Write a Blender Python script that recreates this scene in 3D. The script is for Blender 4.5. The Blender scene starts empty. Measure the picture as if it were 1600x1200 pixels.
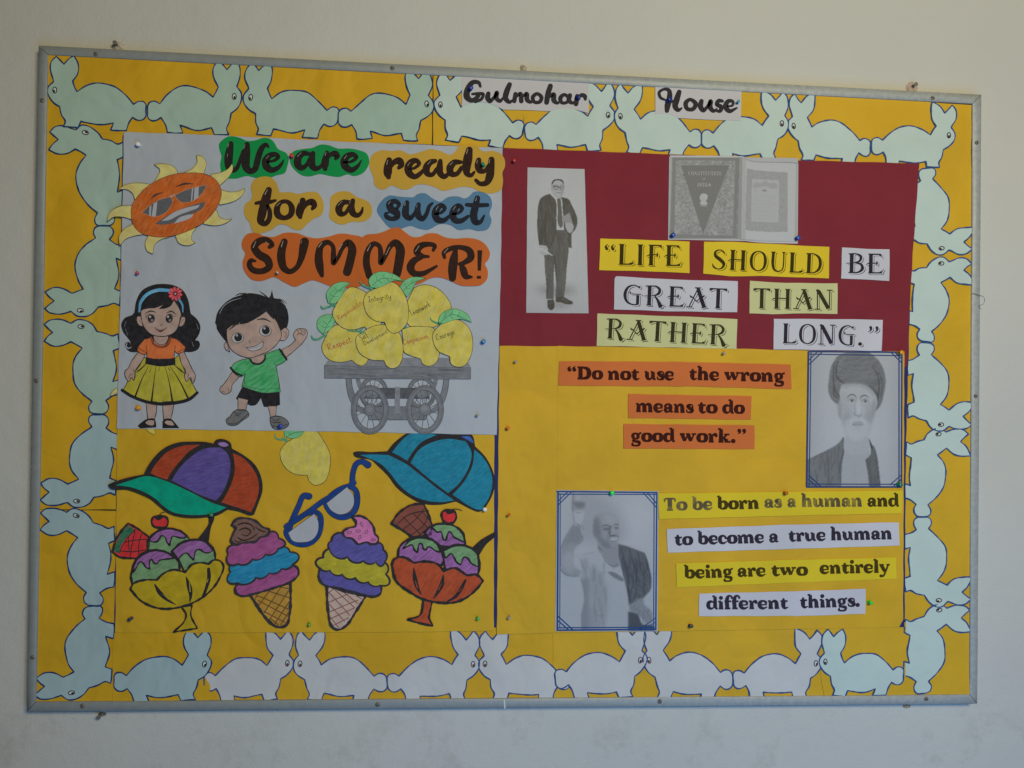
import bpy, math, random
import numpy as np
from mathutils import Vector, Euler
from mathutils.geometry import tessellate_polygon, delaunay_2d_cdt

scene = bpy.context.scene
COL = scene.collection
random.seed(7)

# ------------------------------------------------------------------ camera
CAM_LOC = Vector((-0.14523, -1.52773, -0.00547))
CAM_ROT = Euler((1.579202, -0.018919, -0.076017), 'XYZ')
FPX = 1250.0
cam_data = bpy.data.cameras.new('camera')
cam_data.sensor_width = 36.0
cam_data.lens = 36.0 * FPX / 1600.0
cam_data.clip_start = 0.05
cam_data.clip_end = 50.0
cam = bpy.data.objects.new('camera', cam_data)
cam.location = CAM_LOC
cam.rotation_euler = CAM_ROT
COL.objects.link(cam)
scene.camera = cam

# ------------------------------------------------------------------ light
world = bpy.data.worlds.new('World')
scene.world = world
world.use_nodes = True
wb = world.node_tree.nodes['Background']
wb.inputs['Color'].default_value = (1.0, 0.92, 0.85, 1)
wb.inputs['Strength'].default_value = 0.03

def area(name, loc, target, size, energy, color):
    d = bpy.data.lights.new(name, 'AREA')
    d.shape = 'RECTANGLE'; d.size, d.size_y = size
    d.energy = energy; d.color = color
    o = bpy.data.objects.new(name, d)
    o.location = loc
    o.rotation_euler = (Vector(target) - Vector(loc)).to_track_quat('-Z', 'Y').to_euler()
    COL.objects.link(o)
    return o

# soft daylight from the open side behind the camera (warm, upper right) and the cool bounce from below
area('window_light', (0.786, -2.721, 0.850), (0.329, 0, 0.271), (0.95, 0.65), 50.5, (1.0, 0.89, 0.60))
area('low_cool_light', (0.62, -1.85, -1.0), (1.0, 0, -0.15), (1.9, 1.3), 19.5, (0.085, 0.40, 0.97))

scene.view_settings.view_transform = 'Standard'
scene.view_settings.look = 'None'
scene.view_settings.exposure = 0.0
scene.view_settings.gamma = 1.0
scene.view_settings.use_curve_mapping = False

# ------------------------------------------------------------------ mapping
Y0 = 0.004                              # the board's face, behind the front of its frame
RM = CAM_ROT.to_matrix()

def P(px, py, h=0.0):
    """a point on the plane h metres in front of the board's face, as measured on the photograph"""
    d = RM @ Vector(((px - 800.0) / FPX, -(py - 600.0) / FPX, -1.0))
    t = (Y0 - h - CAM_LOC.y) / d.y
    return CAM_LOC + d * t

# ------------------------------------------------------------------ materials
def lin(c):
    c = c / 255.0
    return c / 12.92 if c <= 0.04045 else ((c + 0.055) / 1.055) ** 2.4

def alb(r, g, b, k=0.56):
    if max(r, g, b) <= 1.0: return (r, g, b)          # already a reflectance
    return tuple(max(0.012, min(0.86, lin(v) / k)) for v in (r, g, b))

MATS = {}
def new_mat(key):
    m = bpy.data.materials.new(key)
    m.use_nodes = True
    nt = m.node_tree
    bs = nt.nodes['Principled BSDF']
    return m, nt, bs

def mixcol(nt, fac, a, b):
    n = nt.nodes.new('ShaderNodeMix'); n.data_type = 'RGBA'
    if hasattr(fac, 'node'): nt.links.new(fac, n.inputs[0])
    else: n.inputs[0].default_value = fac
    for i, v in ((6, a), (7, b)):
        if hasattr(v, 'node'): nt.links.new(v, n.inputs[i])
        else: n.inputs[i].default_value = (*v[:3], 1)
    return n.outputs[2]

def noise(nt, scale, detail=3.0, rough=0.5, stretch=None, rot=0.0, dist=0.0):
    g = nt.nodes.new('ShaderNodeNewGeometry')
    mp = nt.nodes.new('ShaderNodeMapping')
    nt.links.new(g.outputs['Position'], mp.inputs['Vector'])
    if stretch:
        # turn first, then stretch: two mappings in a row
        mp.inputs['Rotation'].default_value = (0, math.radians(rot), 0)
        mp2 = nt.nodes.new('ShaderNodeMapping')
        mp2.inputs['Scale'].default_value = stretch
        nt.links.new(mp.outputs['Vector'], mp2.inputs['Vector'])
        mp = mp2
    n = nt.nodes.new('ShaderNodeTexNoise')
    n.inputs['Scale'].default_value = scale
    n.inputs['Detail'].default_value = detail
    n.inputs['Roughness'].default_value = rough
    n.inputs['Distortion'].default_value = dist
    nt.links.new(mp.outputs['Vector'], n.inputs['Vector'])
    return n.outputs['Fac']

def ridge(nt, scale, stretch=None, rot=0.0, dist=0.8):
    """sharp, sparse creases: the valleys of |noise - 0.5|"""
    n = noise(nt, scale, 2.5, 0.5, stretch=stretch, rot=rot, dist=dist)
    a = nt.nodes.new('ShaderNodeMath'); a.operation = 'SUBTRACT'; a.inputs[1].default_value = 0.5; nt.links.new(n, a.inputs[0])
    b = nt.nodes.new('ShaderNodeMath'); b.operation = 'ABSOLUTE'; nt.links.new(a.outputs[0], b.inputs[0])
    return ramp(nt, b.outputs[0], 0.0, 0.07)

def ramp(nt, fac, lo, hi, a=0.0, b=1.0):
    n = nt.nodes.new('ShaderNodeMapRange')
    n.inputs['From Min'].default_value = lo; n.inputs['From Max'].default_value = hi
    n.inputs['To Min'].default_value = a; n.inputs['To Max'].default_value = b
    nt.links.new(fac, n.inputs['Value'])
    return n.outputs['Result']

def bump(nt, bs, layers):
    prev = None
    for h, s, d in layers:
        b = nt.nodes.new('ShaderNodeBump')
        b.inputs['Strength'].default_value = s
        b.inputs['Distance'].default_value = d
        nt.links.new(h, b.inputs['Height'])
        if prev: nt.links.new(prev, b.inputs['Normal'])
        prev = b.outputs['Normal']
    nt.links.new(prev, bs.inputs['Normal'])

def paper(key, rgb, rough=0.8, wave=1.0, mottle=0.06, spec=0.12, crease=0.0):
    """plain coloured paper: faint mottling, slack waves and fine tooth"""
    if key in MATS: return MATS[key]
    m, nt, bs = new_mat(key)
    c = alb(*rgb)
    n1 = ramp(nt, noise(nt, 9, 4), 0.3, 0.7)
    n2 = ramp(nt, noise(nt, 900, 2), 0.3, 0.7)
    a = mixcol(nt, n1, tuple(v * (1 - mottle) for v in c), tuple(min(.9, v * (1 + mottle)) for v in c))
    b = mixcol(nt, n2, (1, 1, 1), (0.93, 0.93, 0.93))
    mu = nt.nodes.new('ShaderNodeMix'); mu.data_type = 'RGBA'; mu.blend_type = 'MULTIPLY'
    mu.inputs[0].default_value = 1.0
    nt.links.new(a, mu.inputs[6]); nt.links.new(b, mu.inputs[7])
    nt.links.new(mu.outputs[2], bs.inputs['Base Color'])
    bs.inputs['Roughness'].default_value = rough
    bs.inputs['Specular IOR Level'].default_value = spec
    bump(nt, bs, [(noise(nt, 5.5, 3, 0.55, dist=0.6), 1.0, 0.010 * wave),
                  (noise(nt, 17, 2, 0.5, stretch=(1, 1, 0.35), rot=12), 1.0, 0.0022 * wave),
                  (noise(nt, 700, 2), 0.12, 0.0004)] + ([(ridge(nt, 4.2, dist=.3), crease, 0.0020), (ridge(nt, 10, dist=.2), crease * .7, 0.0009), (noise(nt, 45, 3, .6), crease, .0007)] if crease else []))
    MATS[key] = m
    return m

def crayon(key, rgb, amount=0.45, rot=35.0, pale=(150, 150, 155), scale=42):
    """waxy crayon or sketch-pen colour rubbed over white paper, streaky along one direction"""
    if key in MATS: return MATS[key]
    m, nt, bs = new_mat(key)
    c = alb(*rgb); p = alb(*pale)
    s1 = ramp(nt, noise(nt, scale, 5, 0.65, stretch=(1, 1, 7), rot=rot), 0.42, 0.75, 0.0, amount)
    s2 = ramp(nt, noise(nt, 60, 3, 0.6), 0.35, 0.7)
    dark = tuple(v * 0.84 for v in c); lite = tuple(min(0.88, v * 1.12) for v in c)
    base = mixcol(nt, s2, dark, lite)
    fin = mixcol(nt, s1, base, p)
    nt.links.new(fin, bs.inputs['Base Color'])
    bs.inputs['Roughness'].default_value = 0.7
    bs.inputs['Specular IOR Level'].default_value = 0.12
    bump(nt, bs, [(noise(nt, 5.5, 3, 0.55, dist=0.6), 1.0, 0.006), (noise(nt, 500, 3), 0.15, 0.0004)])
    MATS[key] = m
    return m

def ink(key, rgb, rough=0.5, vary=0.18):
    if key in MATS: return MATS[key]
    m, nt, bs = new_mat(key)
    c = alb(*rgb)
    f = ramp(nt, noise(nt, 160, 3), 0.3, 0.7)
    nt.links.new(mixcol(nt, f, tuple(v * (1 - vary) for v in c), tuple(v * (1 + vary) for v in c)), bs.inputs['Base Color'])
    bs.inputs['Roughness'].default_value = .8
    bs.inputs['Specular IOR Level'].default_value = 0.04
    MATS[key] = m
    return m

def faded_ink(key, rgb, rgb2):
    """print that has faded in patches"""
    m, nt, bs = new_mat(key)
    f = ramp(nt, noise(nt, 38, 3, 0.6), 0.45, 0.62)
    nt.links.new(mixcol(nt, f, alb(*rgb), alb(*rgb2)), bs.inputs['Base Color'])
    bs.inputs['Roughness'].default_value = 0.6
    return m

def plastic(key, rgb, rough=0.3, k=0.56):
    if key in MATS: return MATS[key]
    m, nt, bs = new_mat(key)
    bs.inputs['Base Color'].default_value = (*alb(*rgb, k), 1)
    bs.inputs['Roughness'].default_value = rough
    MATS[key] = m
    return m

def print_mat(key='grey_print'):
    """a grey printed picture whose tones are held on the mesh"""
    if key in MATS: return MATS[key]
    m, nt, bs = new_mat(key)
    at = nt.nodes.new('ShaderNodeAttribute'); at.attribute_name = 'tone'
    f = ramp(nt, noise(nt, 1400, 1), 0.3, 0.7, 0.86, 1.06)
    mu = nt.nodes.new('ShaderNodeMix'); mu.data_type = 'RGBA'; mu.blend_type = 'MULTIPLY'
    mu.inputs[0].default_value = 1.0
    nt.links.new(at.outputs['Color'], mu.inputs[6]); nt.links.new(f, mu.inputs[7])
    nt.links.new(mu.outputs[2], bs.inputs['Base Color'])
    bs.inputs['Roughness'].default_value = 0.55
    bump(nt, bs, [(noise(nt, 5.5, 3, 0.55), 1.0, 0.006)])
    MATS[key] = m
    return m

# ------------------------------------------------------------------ outlines
def parse(s):
    out = []
    for tok in s.split():
        c = tok.endswith('!')
        v = [float(a) for a in tok.rstrip('!').split(',')]
        out.append((v, c))
    return out

def catmull(pts, corners, closed, step):
    n = len(pts); out = []
    segs = n if closed else n - 1
    for i in range(segs):
        p1 = pts[i]; p2 = pts[(i + 1) % n]
        p0 = pts[i - 1] if (closed or i > 0) else p1
        p3 = pts[(i + 2) % n] if (closed or i + 2 < n) else p2
        if corners[i]: p0 = p1
        if corners[(i + 1) % n]: p3 = p2
        L = math.hypot(p2[0] - p1[0], p2[1] - p1[1])
        k = max(1, int(L / step + 0.5))
        # chord-limited tangents keep uneven spacing from looping
        def tang(a, b, c, la):
            lab = math.hypot(b[0]-a[0], b[1]-a[1]) + 1e-9; lbc = math.hypot(c[0]-b[0], c[1]-b[1]) + 1e-9
            return [((b[j]-a[j]) / lab + (c[j]-b[j]) / lbc) * 0.5 * la for j in range(len(b))] if lab > 1e-6 and lbc > 1e-6 else [(c[j]-a[j]) * 0.5 * (la / (lab + lbc)) * 2 for j in range(len(b))]
        m1 = tang(p0, p1, p2, L) if p0 is not p1 else [(p2[j]-p1[j]) for j in range(len(p1))]
        m2 = tang(p1, p2, p3, L) if p3 is not p2 else [(p2[j]-p1[j]) for j in range(len(p1))]
        for q in range(k):
            t = q / k
            h00 = 2*t**3 - 3*t**2 + 1; h10 = t**3 - 2*t**2 + t
            h01 = -2*t**3 + 3*t**2; h11 = t**3 - t**2
            out.append([h00*p1[j] + h10*m1[j] + h01*p2[j] + h11*m2[j] for j in range(len(p1))])
    if not closed: out.append(list(pts[-1]))
    return out

class Sk:
    """turns traced coordinates of an enlarged detail (origin ox,oy, enlargement k) into photo coordinates"""
    def __init__(s, ox, oy, k): s.ox, s.oy, s.k = ox, oy, k
    def loop(s, txt, step=1.2):
        v = parse(txt); return s.loop_pts([a for a, c in v], [c for a, c in v], step)
    def loop_pts(s, pts, cor, step=1.2):
        q = [[s.ox + a[0] / s.k, s.oy + a[1] / s.k] for a in pts]
        return catmull(q, cor, True, step)
    def line(s, txt, step=1.0, closed=False):
        v = parse(txt)
        q = [[s.ox + a[0] / s.k, s.oy + a[1] / s.k, (a[2] if len(a) > 2 else 6.0) / s.k] for a, c in v]
        return (catmull(q, [c for a, c in v], closed, step), closed, (not v[0][1], not v[-1][1]))
    def lines(s, txt, step=1.0):
        return [s.line(t, step, closed=t.strip().startswith('@')) if not t.strip().startswith('@') else s.line(t.strip()[1:], step, True) for t in txt.split(';') if t.strip()]

def ell(cx, cy, rx, ry, n=20, rot=0.0):
    c, sn = math.cos(math.radians(rot)), math.sin(math.radians(rot))
    return [[cx + rx*math.cos(a)*c - ry*math.sin(a)*sn, cy + rx*math.cos(a)*sn + ry*math.sin(a)*c]
            for a in [2*math.pi*i/n for i in range(n)]]

def rough_edge(pts, amp=0.35, seed=0):
    r = random.Random(seed); ph = [r.uniform(0, 6.28) for _ in range(3)]
    out = []; d = 0
    for i, p in enumerate(pts):
        q = pts[i-1]; d += math.hypot(p[0]-q[0], p[1]-q[1]) if i else 0
        out.append([p[0] + amp*math.sin(d*.11+ph[0])*.6 + r.uniform(-.1, .1)*amp, p[1] + amp*math.sin(d*.083+ph[1])*.6 + r.uniform(-.1, .1)*amp])
    return out

def ray(p, n=60):
    return p

# ------------------------------------------------------------------ meshes
def link(name, verts, faces, mat, parent=None):
    me = bpy.data.meshes.new(name)
    me.from_pydata(verts, [], faces)
    if mat: me.materials.append(mat)
    o = bpy.data.objects.new(name, me)
    COL.objects.link(o)
    if parent: o.parent = parent
    return o

MM = 0.001
STUFFY = {'finger_line', 'shoe_lace', 'face_lines', 'wood_grain', 'spokes', 'vein', 'wafer_line', 'skirt_pleat', 'hair_shine', 'shirt_trim', 'shirt_fold', 'hair_wisp', 'hair_gap', 'collar_line', 'segment_line', 'letter_shine', 'axle_line', 'frame_line', 'glass_gleam', 'headband', 'leg_frame', 'print_lines', 'paper_speckle'}
class Thing:
    def __init__(s, name, label, cat, centre, z, group=None, tilt=(0, 0), bend=None, base=None):
        """centre: photo coordinates of its middle; z: height in mm above the board's face"""
        s.z = z * MM; s.c = centre
        s.o = bpy.data.objects.new(name, None)
        s.o.empty_display_size = 0.02
        s.o.location = P(centre[0], centre[1], s.z)
        s.o.rotation_euler = (math.radians(tilt[0]), 0, math.radians(tilt[1]))
        s.o['label'] = label; s.o['category'] = cat
        if group: s.o['group'] = group
        COL.objects.link(s.o)
        s.bend = bend
    def pt(s, x, y, lift):
        w = P(x, y, s.z) - s.o.location
        h = lift * MM
        if s.bend:
            h += s.bend(x, y) * MM
        return (w.x, -h, w.z)
    def poly(s, name, pts, mat, lift=0.0, thick=0.0, parent=None, dense=0.0, label=None):
        n = len(pts)
        if dense:
            vs, fs = dense_fill(pts, dense)
            b = None
        else:
            vs = [(p[0], p[1]) for p in pts]
            fs = [tuple(t) for t in tessellate_polygon([[Vector((p[0], p[1], 0)) for p in pts]])]
        V = [s.pt(x, y, lift) for x, y in vs]
        F = []
        for t in fs:
            a, b_, c = (vs[t[0]], vs[t[1]], vs[t[2]])
            ar = (b_[0]-a[0])*(c[1]-a[1]) - (b_[1]-a[1])*(c[0]-a[0])
            F.append(tuple(t) if ar < 0 else (t[0], t[2], t[1]))
        if thick:
            k0 = len(V)
            if dense:
                # side wall along the outline (the first n vertices are the outline)
                pass
            V += [(v[0], v[1] + thick * MM, v[2]) for v in V[:n]]
            area_ = sum(pts[i][0]*pts[(i+1) % n][1] - pts[(i+1) % n][0]*pts[i][1] for i in range(n))
            for i in range(n):
                j = (i + 1) % n
                q = (i, j, k0 + j, k0 + i)
                F.append(q if area_ > 0 else q[::-1])
        o = link(name, V, F, mat, parent or s.o)
        if label: o['label'] = label
        return o
    def ink(s, name, lines, mat, lift=0.2, parent=None, stagger=0.012, caps=True, label=None):
        V, F = [], []
        for li, item in enumerate(lines):
            pts, closed = item[0], item[1]
            ends = item[2] if len(item) > 2 else (True, True)
            lf = lift + stagger * (li % 12)
            n = len(pts)
            if n < 2: continue
            k0 = len(V)
            nrm = []
            for i in range(n):
                if closed: a, b = pts[i-1], pts[(i+1) % n]
                else: a, b = pts[max(0, i-1)], pts[min(n-1, i+1)]
                dx, dy = b[0]-a[0], b[1]-a[1]; L = math.hypot(dx, dy) or 1
                nrm.append((-dy/L, dx/L))
            for i, p in enumerate(pts):
                w = p[2] * 0.5
                V.append(s.pt(p[0] + nrm[i][0]*w, p[1] + nrm[i][1]*w, lf))
                V.append(s.pt(p[0] - nrm[i][0]*w, p[1] - nrm[i][1]*w, lf))
            for i in range(n if closed else n-1):
                j = (i+1) % n
                F.append((k0+2*i, k0+2*j, k0+2*j+1, k0+2*i+1))
            if caps and not closed:
                for end in (0, n-1):
                    if not ends[0 if end == 0 else 1]: continue
                    p = pts[end]; w = p[2]*0.5
                    if w < 0.25: continue
                    sg = -1 if end == 0 else 1
                    nx, ny = nrm[end]; tx, ty = ny*sg, -nx*sg
                    m = 7; base = len(V)
                    for q in range(m):
                        a = math.pi * q / (m-1)
                        V.append(s.pt(p[0] + nx*w*math.cos(a) + tx*w*math.sin(a), p[1] + ny*w*math.cos(a) + ty*w*math.sin(a), lf))
                    f = tuple(range(base, base+m))
                    F.append(f if sg > 0 else f[::-1])
        o = link(name, V, F, mat, parent or s.o)
        if label: o['label'] = label
        if name in STUFFY and len(lines) > 1: o['kind'] = 'stuff'
        return o
    def outline(s, name, pts, w, mat, lift=0.2, parent=None, jit=0.25, seed=1, inset=0.0):
        r = random.Random(seed)
        ph = r.uniform(0, 6)
        ls = [[p[0], p[1], w * (1 + jit*math.sin(i*0.21+ph) * 0.6 + jit*math.sin(i*0.53+ph*2)*0.4)] for i, p in enumerate(pts)]
        return s.ink(name, [(ls, True)], mat, lift, parent)

def dense_fill(pts, spacing):
    n = len(pts)
    xs = [p[0] for p in pts]; ys = [p[1] for p in pts]
    P2 = np.array([[p[0], p[1]] for p in pts])
    gx, gy = np.meshgrid(np.arange(min(xs)+spacing*.6, max(xs), spacing), np.arange(min(ys)+spacing*.6, max(ys), spacing))
    gx[1::2] += spacing * .5
    G = np.stack([gx.ravel(), gy.ravel()], 1)
    if len(G):
        keep = inside(G, P2)
        G = G[keep]
        if len(G):
            d = np.min(np.hypot(G[:, None, 0]-P2[None, :, 0], G[:, None, 1]-P2[None, :, 1]), axis=1)
            G = G[d > spacing * .45]
    allp = [Vector((float(a), float(b))) for a, b in list(P2) + list(G)]
    vs, es, fs, ov, oe, of = delaunay_2d_cdt(allp, [], [list(range(n))], 1, 1e-7)
    return [(v.x, v.y) for v in vs], [tuple(f) for f in fs]

def inside(G, P2):
    x, y = G[:, 0], G[:, 1]
    c = np.zeros(len(G), bool)
    n = len(P2); j = n-1
    for i in range(n):
        xi, yi = P2[i]; xj, yj = P2[j]
        if yi != yj:
            hit = ((yi > y) != (yj > y)) & (x < (xj-xi)*(y-yi)/(yj-yi) + xi)
            c ^= hit
        j = i
    return c

def straight(txt_or_pts, n=1, ox=0, oy=0, k=1.0):
    """polygon with straight edges, given in detail coordinates"""
    pts = [a for a, c in parse(txt_or_pts)] if isinstance(txt_or_pts, str) else txt_or_pts
    return [[ox + p[0]/k, oy + p[1]/k] for p in pts]

def sub_edges(pts, step):
    out = []
    n = len(pts)
    for i in range(n):
        a, b = pts[i], pts[(i+1) % n]
        k = max(1, int(math.hypot(b[0]-a[0], b[1]-a[1]) / step))
        for q in range(k):
            out.append([a[0]+(b[0]-a[0])*q/k, a[1]+(b[1]-a[1])*q/k])
    return out

# ------------------------------------------------------------------ the wall
def wall_material():
    m, nt, bs = new_mat('painted_plaster')
    big = ramp(nt, noise(nt, 1.1, 4, 0.55), 0.35, 0.65)
    c1 = mixcol(nt, big, (.60, .592, .545), (.65, .642, .59))
    sp = ramp(nt, noise(nt, 9, 6, 0.72), 0.53, 0.72, 0.0, 0.6)
    # splash stains lie low on the wall
    g = nt.nodes.new('ShaderNodeNewGeometry'); sx = nt.nodes.new('ShaderNodeSeparateXYZ')
    nt.links.new(g.outputs['Position'], sx.inputs[0])
    low = ramp(nt, sx.outputs['Z'], -0.52, -0.72, 0.0, 1.0)
    mu = nt.nodes.new('ShaderNodeMath'); mu.operation = 'MULTIPLY'
    nt.links.new(sp, mu.inputs[0]); nt.links.new(low, mu.inputs[1])
    c2 = mixcol(nt, mu.outputs[0], c1, (.43, .40, .34))
    nt.links.new(c2, bs.inputs['Base Color'])
    bs.inputs['Roughness'].default_value = 0.7
    bs.inputs['Specular IOR Level'].default_value = 0.25
    bump(nt, bs, [(noise(nt, 2.2, 4, 0.5), 1.0, 0.014), (noise(nt, 24, 5, 0.6), 0.9, 0.0022), (noise(nt, 240, 3), 0.8, 0.0006)])
    return m

WALL_Y = 0.026
wall = link('wall', [(-3, WALL_Y, -2), (3, WALL_Y, -2), (3, WALL_Y, 2), (-3, WALL_Y, 2)], [(0, 1, 2, 3)], wall_material())
wall['kind'] = 'structure'

# ------------------------------------------------------------------ the notice board
def aluminium():
    m, nt, bs = new_mat('dull_aluminium')
    g = nt.nodes.new('ShaderNodeNewGeometry'); sx = nt.nodes.new('ShaderNodeSeparateXYZ')
    nt.links.new(g.outputs['Position'], sx.inputs[0])
    f = ramp(nt, noise(nt, 60, 5, 0.6), 0.3, 0.7)
    c1 = mixcol(nt, f, (.28, .305, .30), (.335, .36, .35))
    # pale paint scuffs, strengthened rightward: the brighter light there is put into the colour
    scuff_light = ramp(nt, noise(nt, 110, 5, 0.6), 0.15, 0.85)
    side = ramp(nt, sx.outputs['X'], -.4, 0.5, 0.05, 1.0)
    mu = nt.nodes.new('ShaderNodeMath'); mu.operation = 'MULTIPLY'
    nt.links.new(scuff_light, mu.inputs[0]); nt.links.new(side, mu.inputs[1])
    c2 = mixcol(nt, mu.outputs[0], c1, (.52, .54, .52))
    d = ramp(nt, noise(nt, 15, 6, 0.75, dist=0.4), 0.60, 0.74, 0.0, 0.35)
    c3 = mixcol(nt, d, c2, (.17, .165, .14))
    nt.links.new(c3, bs.inputs['Base Color'])
    bs.inputs['Metallic'].default_value = 0.1
    bs.inputs['Roughness'].default_value = 0.5
    bs.inputs['Specular IOR Level'].default_value = 0.3
    bump(nt, bs, [(noise(nt, 220, 3, .6, stretch=(.1, 1, 1)), 0.25, 0.0003)])
    return m
ALU = aluminium()

OUT = [(60, 70.5), (1534, 147.5), (1527.5, 1100), (41.5, 1112.5)]
INN = [(74.5, 85), (1520, 161.8), (1515.5, 1085.5), (56, 1097)]
board = bpy.data.objects.new('notice_board', None)
board.location = (0, WALL_Y, 0)
board['label'] = 'large aluminium-framed notice board screwed to the plastered wall'
board['category'] = 'notice board'
COL.objects.link(board)
Fo = [P(x, y, Y0) for x, y in OUT]; Fi = [P(x, y, Y0) for x, y in INN]
def bl(v, y): return (v.x, y - WALL_Y, v.z)
def lerp(a, b, t): return a + (b - a) * t
for i in range(4):
    j = (i + 1) % 4
    g = 0.0004   # hairline at the mitre
    V, F = [], []
    N = 26
    r = random.Random(i)
    for q in range(N + 1):
        t = q / N
        t = min(max(t, g), 1 - g)
        o_, n_ = lerp(Fo[i], Fo[j], t), lerp(Fi[i], Fi[j], t)
        w = 0.0006 * math.sin(q * 0.7 + i) + r.uniform(-.0003, .0003)
        di = (n_ - o_).normalized()
        e1 = o_ + di * 0.0012; e2 = n_ - di * 0.0010
        V += [bl(o_, 0.0255), bl(o_, 0.0012), bl(e1, 0.0 + w*.5), bl(e2, 0.0 + w*.5), bl(n_, 0.001), bl(n_, 0.0052)]
    for q in range(N):
        a = q * 6; b = a + 6
        for k in range(5):
            F.append((a + k, b + k, b + k + 1, a + k + 1))
    o = link('frame_side', V, F, ALU, board)
    for p in o.data.polygons: p.use_smooth = True
# backing board behind all the paper
bk = [P(x, y, Y0) for x, y in INN]
m_, nt_, bs_ = new_mat('dark_board_felt')
bs_.inputs['Base Color'].default_value = (0.05, 0.035, 0.02, 1); bs_.inputs['Roughness'].default_value = 0.95
V = [bl(v + (v - Vector((0, 0, 0))).normalized() * 0.004, 0.0050) for v in bk] + [bl(v + (v - Vector((0, 0, 0))).normalized() * 0.004, 0.022) for v in bk]
link('backing', V, [(0, 3, 2, 1), (0, 1, 5, 4), (1, 2, 6, 5), (2, 3, 7, 6), (3, 0, 4, 7)], m_, board)

def lathe(prof, n=14, axis='-y'):
    V, F = [], []
    for r, h in prof:
        for q in range(n):
            a = 2 * math.pi * q / n
            V.append((r * math.cos(a), -h, r * math.sin(a)))
    for k in range(len(prof) - 1):
        for q in range(n):
            F.append((k*n+q, k*n+(q+1) % n, (k+1)*n+(q+1) % n, (k+1)*n+q))
    F.append(tuple(range((len(prof)-1)*n, len(prof)*n)))
    return V, F
STEEL = plastic('rusty_steel', (92, 86, 78), 0.45)
def screw(x, y, r=0.0042):
    V, F = lathe([(r, 0), (r*.95, .0008), (r*.6, .0019), (r*.1, .0022)])
    o = link('screw', V, F, STEEL, board)
    p = P(x, y, Y0)
    o.location = (p.x, 0.0 - WALL_Y, p.z)
    # slot
    s = link('screw_slot', [(-r*.8, -.0024, -.0005), (r*.8, -.0024, -.0005), (r*.8, -.0024, .0005), (-r*.8, -.0024, .0005)], [(0, 1, 2, 3)], plastic('dark_slot', (30, 28, 26), .8), o)
    s.rotation_euler = (0, random.uniform(0, 3), 0)
for x, y in [(150, 84.5), (613, 106.5), (66, 157), (1457, 153.5), (1526, 223), (57, 595), (51, 1027), (129, 1103),
             (590, 1101), (1031, 1096), (1447, 1092), (1524, 619)]:
    screw(x, y, 0.0045 if x < 1500 else .004)
# white paint run over the lower rail, and the joint of two rails
PT = plastic('white_paint', (168, 172, 168), .5)
Q = [P(x, y, Y0) for x, y in [(786.5, 1092.8), (789, 1092.8), (790, 1107), (788, 1107)]]
link('paint_mark', [bl(v, -0.0009) for v in Q], [(0, 3, 2, 1)], PT, board)

# wall hooks with lumps of filler round them, above and below the frame
def filler(name, label, x, y, r, sq=1.0, mat=None, nail=True):
    o = bpy.data.objects.new(name, None); o['label'] = label; o['category'] = 'wall fixing'
    p = P(x, y, Y0 - WALL_Y); o.location = (p.x, WALL_Y, p.z); COL.objects.link(o)
    rr = random.Random(int(x)); V = [(0, -.006, 0)]; F = []
    n = 18
    for k, (s, h) in enumerate([(.35, .0058), (.7, .0035), (1, 0.0)]):
        for q in range(n):
            a = 2*math.pi*q/n; u = r*s*(1+rr.uniform(-.16, .16))
            V.append((u*math.cos(a), -h*(1+rr.uniform(-.3, .3)) - (.0002 if k < 2 else -.0004), u*sq*math.sin(a)))
    for q in range(n):
        F.append((0, 1+(q+1) % n, 1+q))
        for k in range(2):
            F.append((1+k*n+q, 1+k*n+(q+1) % n, 1+(k+1)*n+(q+1) % n, 1+(k+1)*n+q))
    l = link('filler_lump', V, F, mat or paper('filler', (158, 152, 142), .9, .2), o)
    if nail:
        V, F = lathe([(.0022, 0), (.0022, .012), (.004, .0125), (.004, .014), (.001, .0142)], 10)
        nn = link('nail', V, F, STEEL, o); nn.location = (0, -.003, .001)
filler('wall_nail', 'rusty nail in a plaster lump above the frame near its left corner', 185, 73, .013, .7)
filler('wall_nail', 'small plaster lump touching the middle of the top rail', 818, 107, .008, .9, nail=False)
filler('wall_nail', 'pinkish plaster lump with nail above the right end of the top rail', 1424, 137, .013, .9, paper('filler2', (158, 142, 134), .9, .2))
filler('wall_nail', 'rusty nail stub just under the bottom rail near its left corner', 160, 1116, .008, .5, STEEL)
filler('wall_nail', 'brown plaster scrape under the bottom rail near its right end', 1416, 1103, .009, .35, paper('filler3', (140, 128, 112), .9, .2), nail=False)

# loose thread caught on the right rail
th = bpy.data.objects.new('loose_thread', None)
pp = [P(x, y, Y0 + .002) for x, y in catmull([[1519, 458], [1528, 461], [1537, 465], [1536, 475], [1530, 478], [1533, 484]], [0]*6, False, 1.0)]
V, F = [], []
for i, p in enumerate(pp):
    for q in range(4):
        a = q*math.pi/2
        V.append((p.x + .0005*math.cos(a) , p.y - .001, p.z + .0005*math.sin(a)))
for i in range(len(pp)-1):
    for q in range(4): F.append((i*4+q, i*4+(q+1) % 4, (i+1)*4+(q+1) % 4, (i+1)*4+q))
t_ = link('loose_thread', V, F, plastic('brown_thread', (130, 112, 98), .8))
bpy.data.objects.remove(th)
t_['label'] = 'thin brown thread hanging over the right rail of the frame'; t_['category'] = 'thread'

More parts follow.
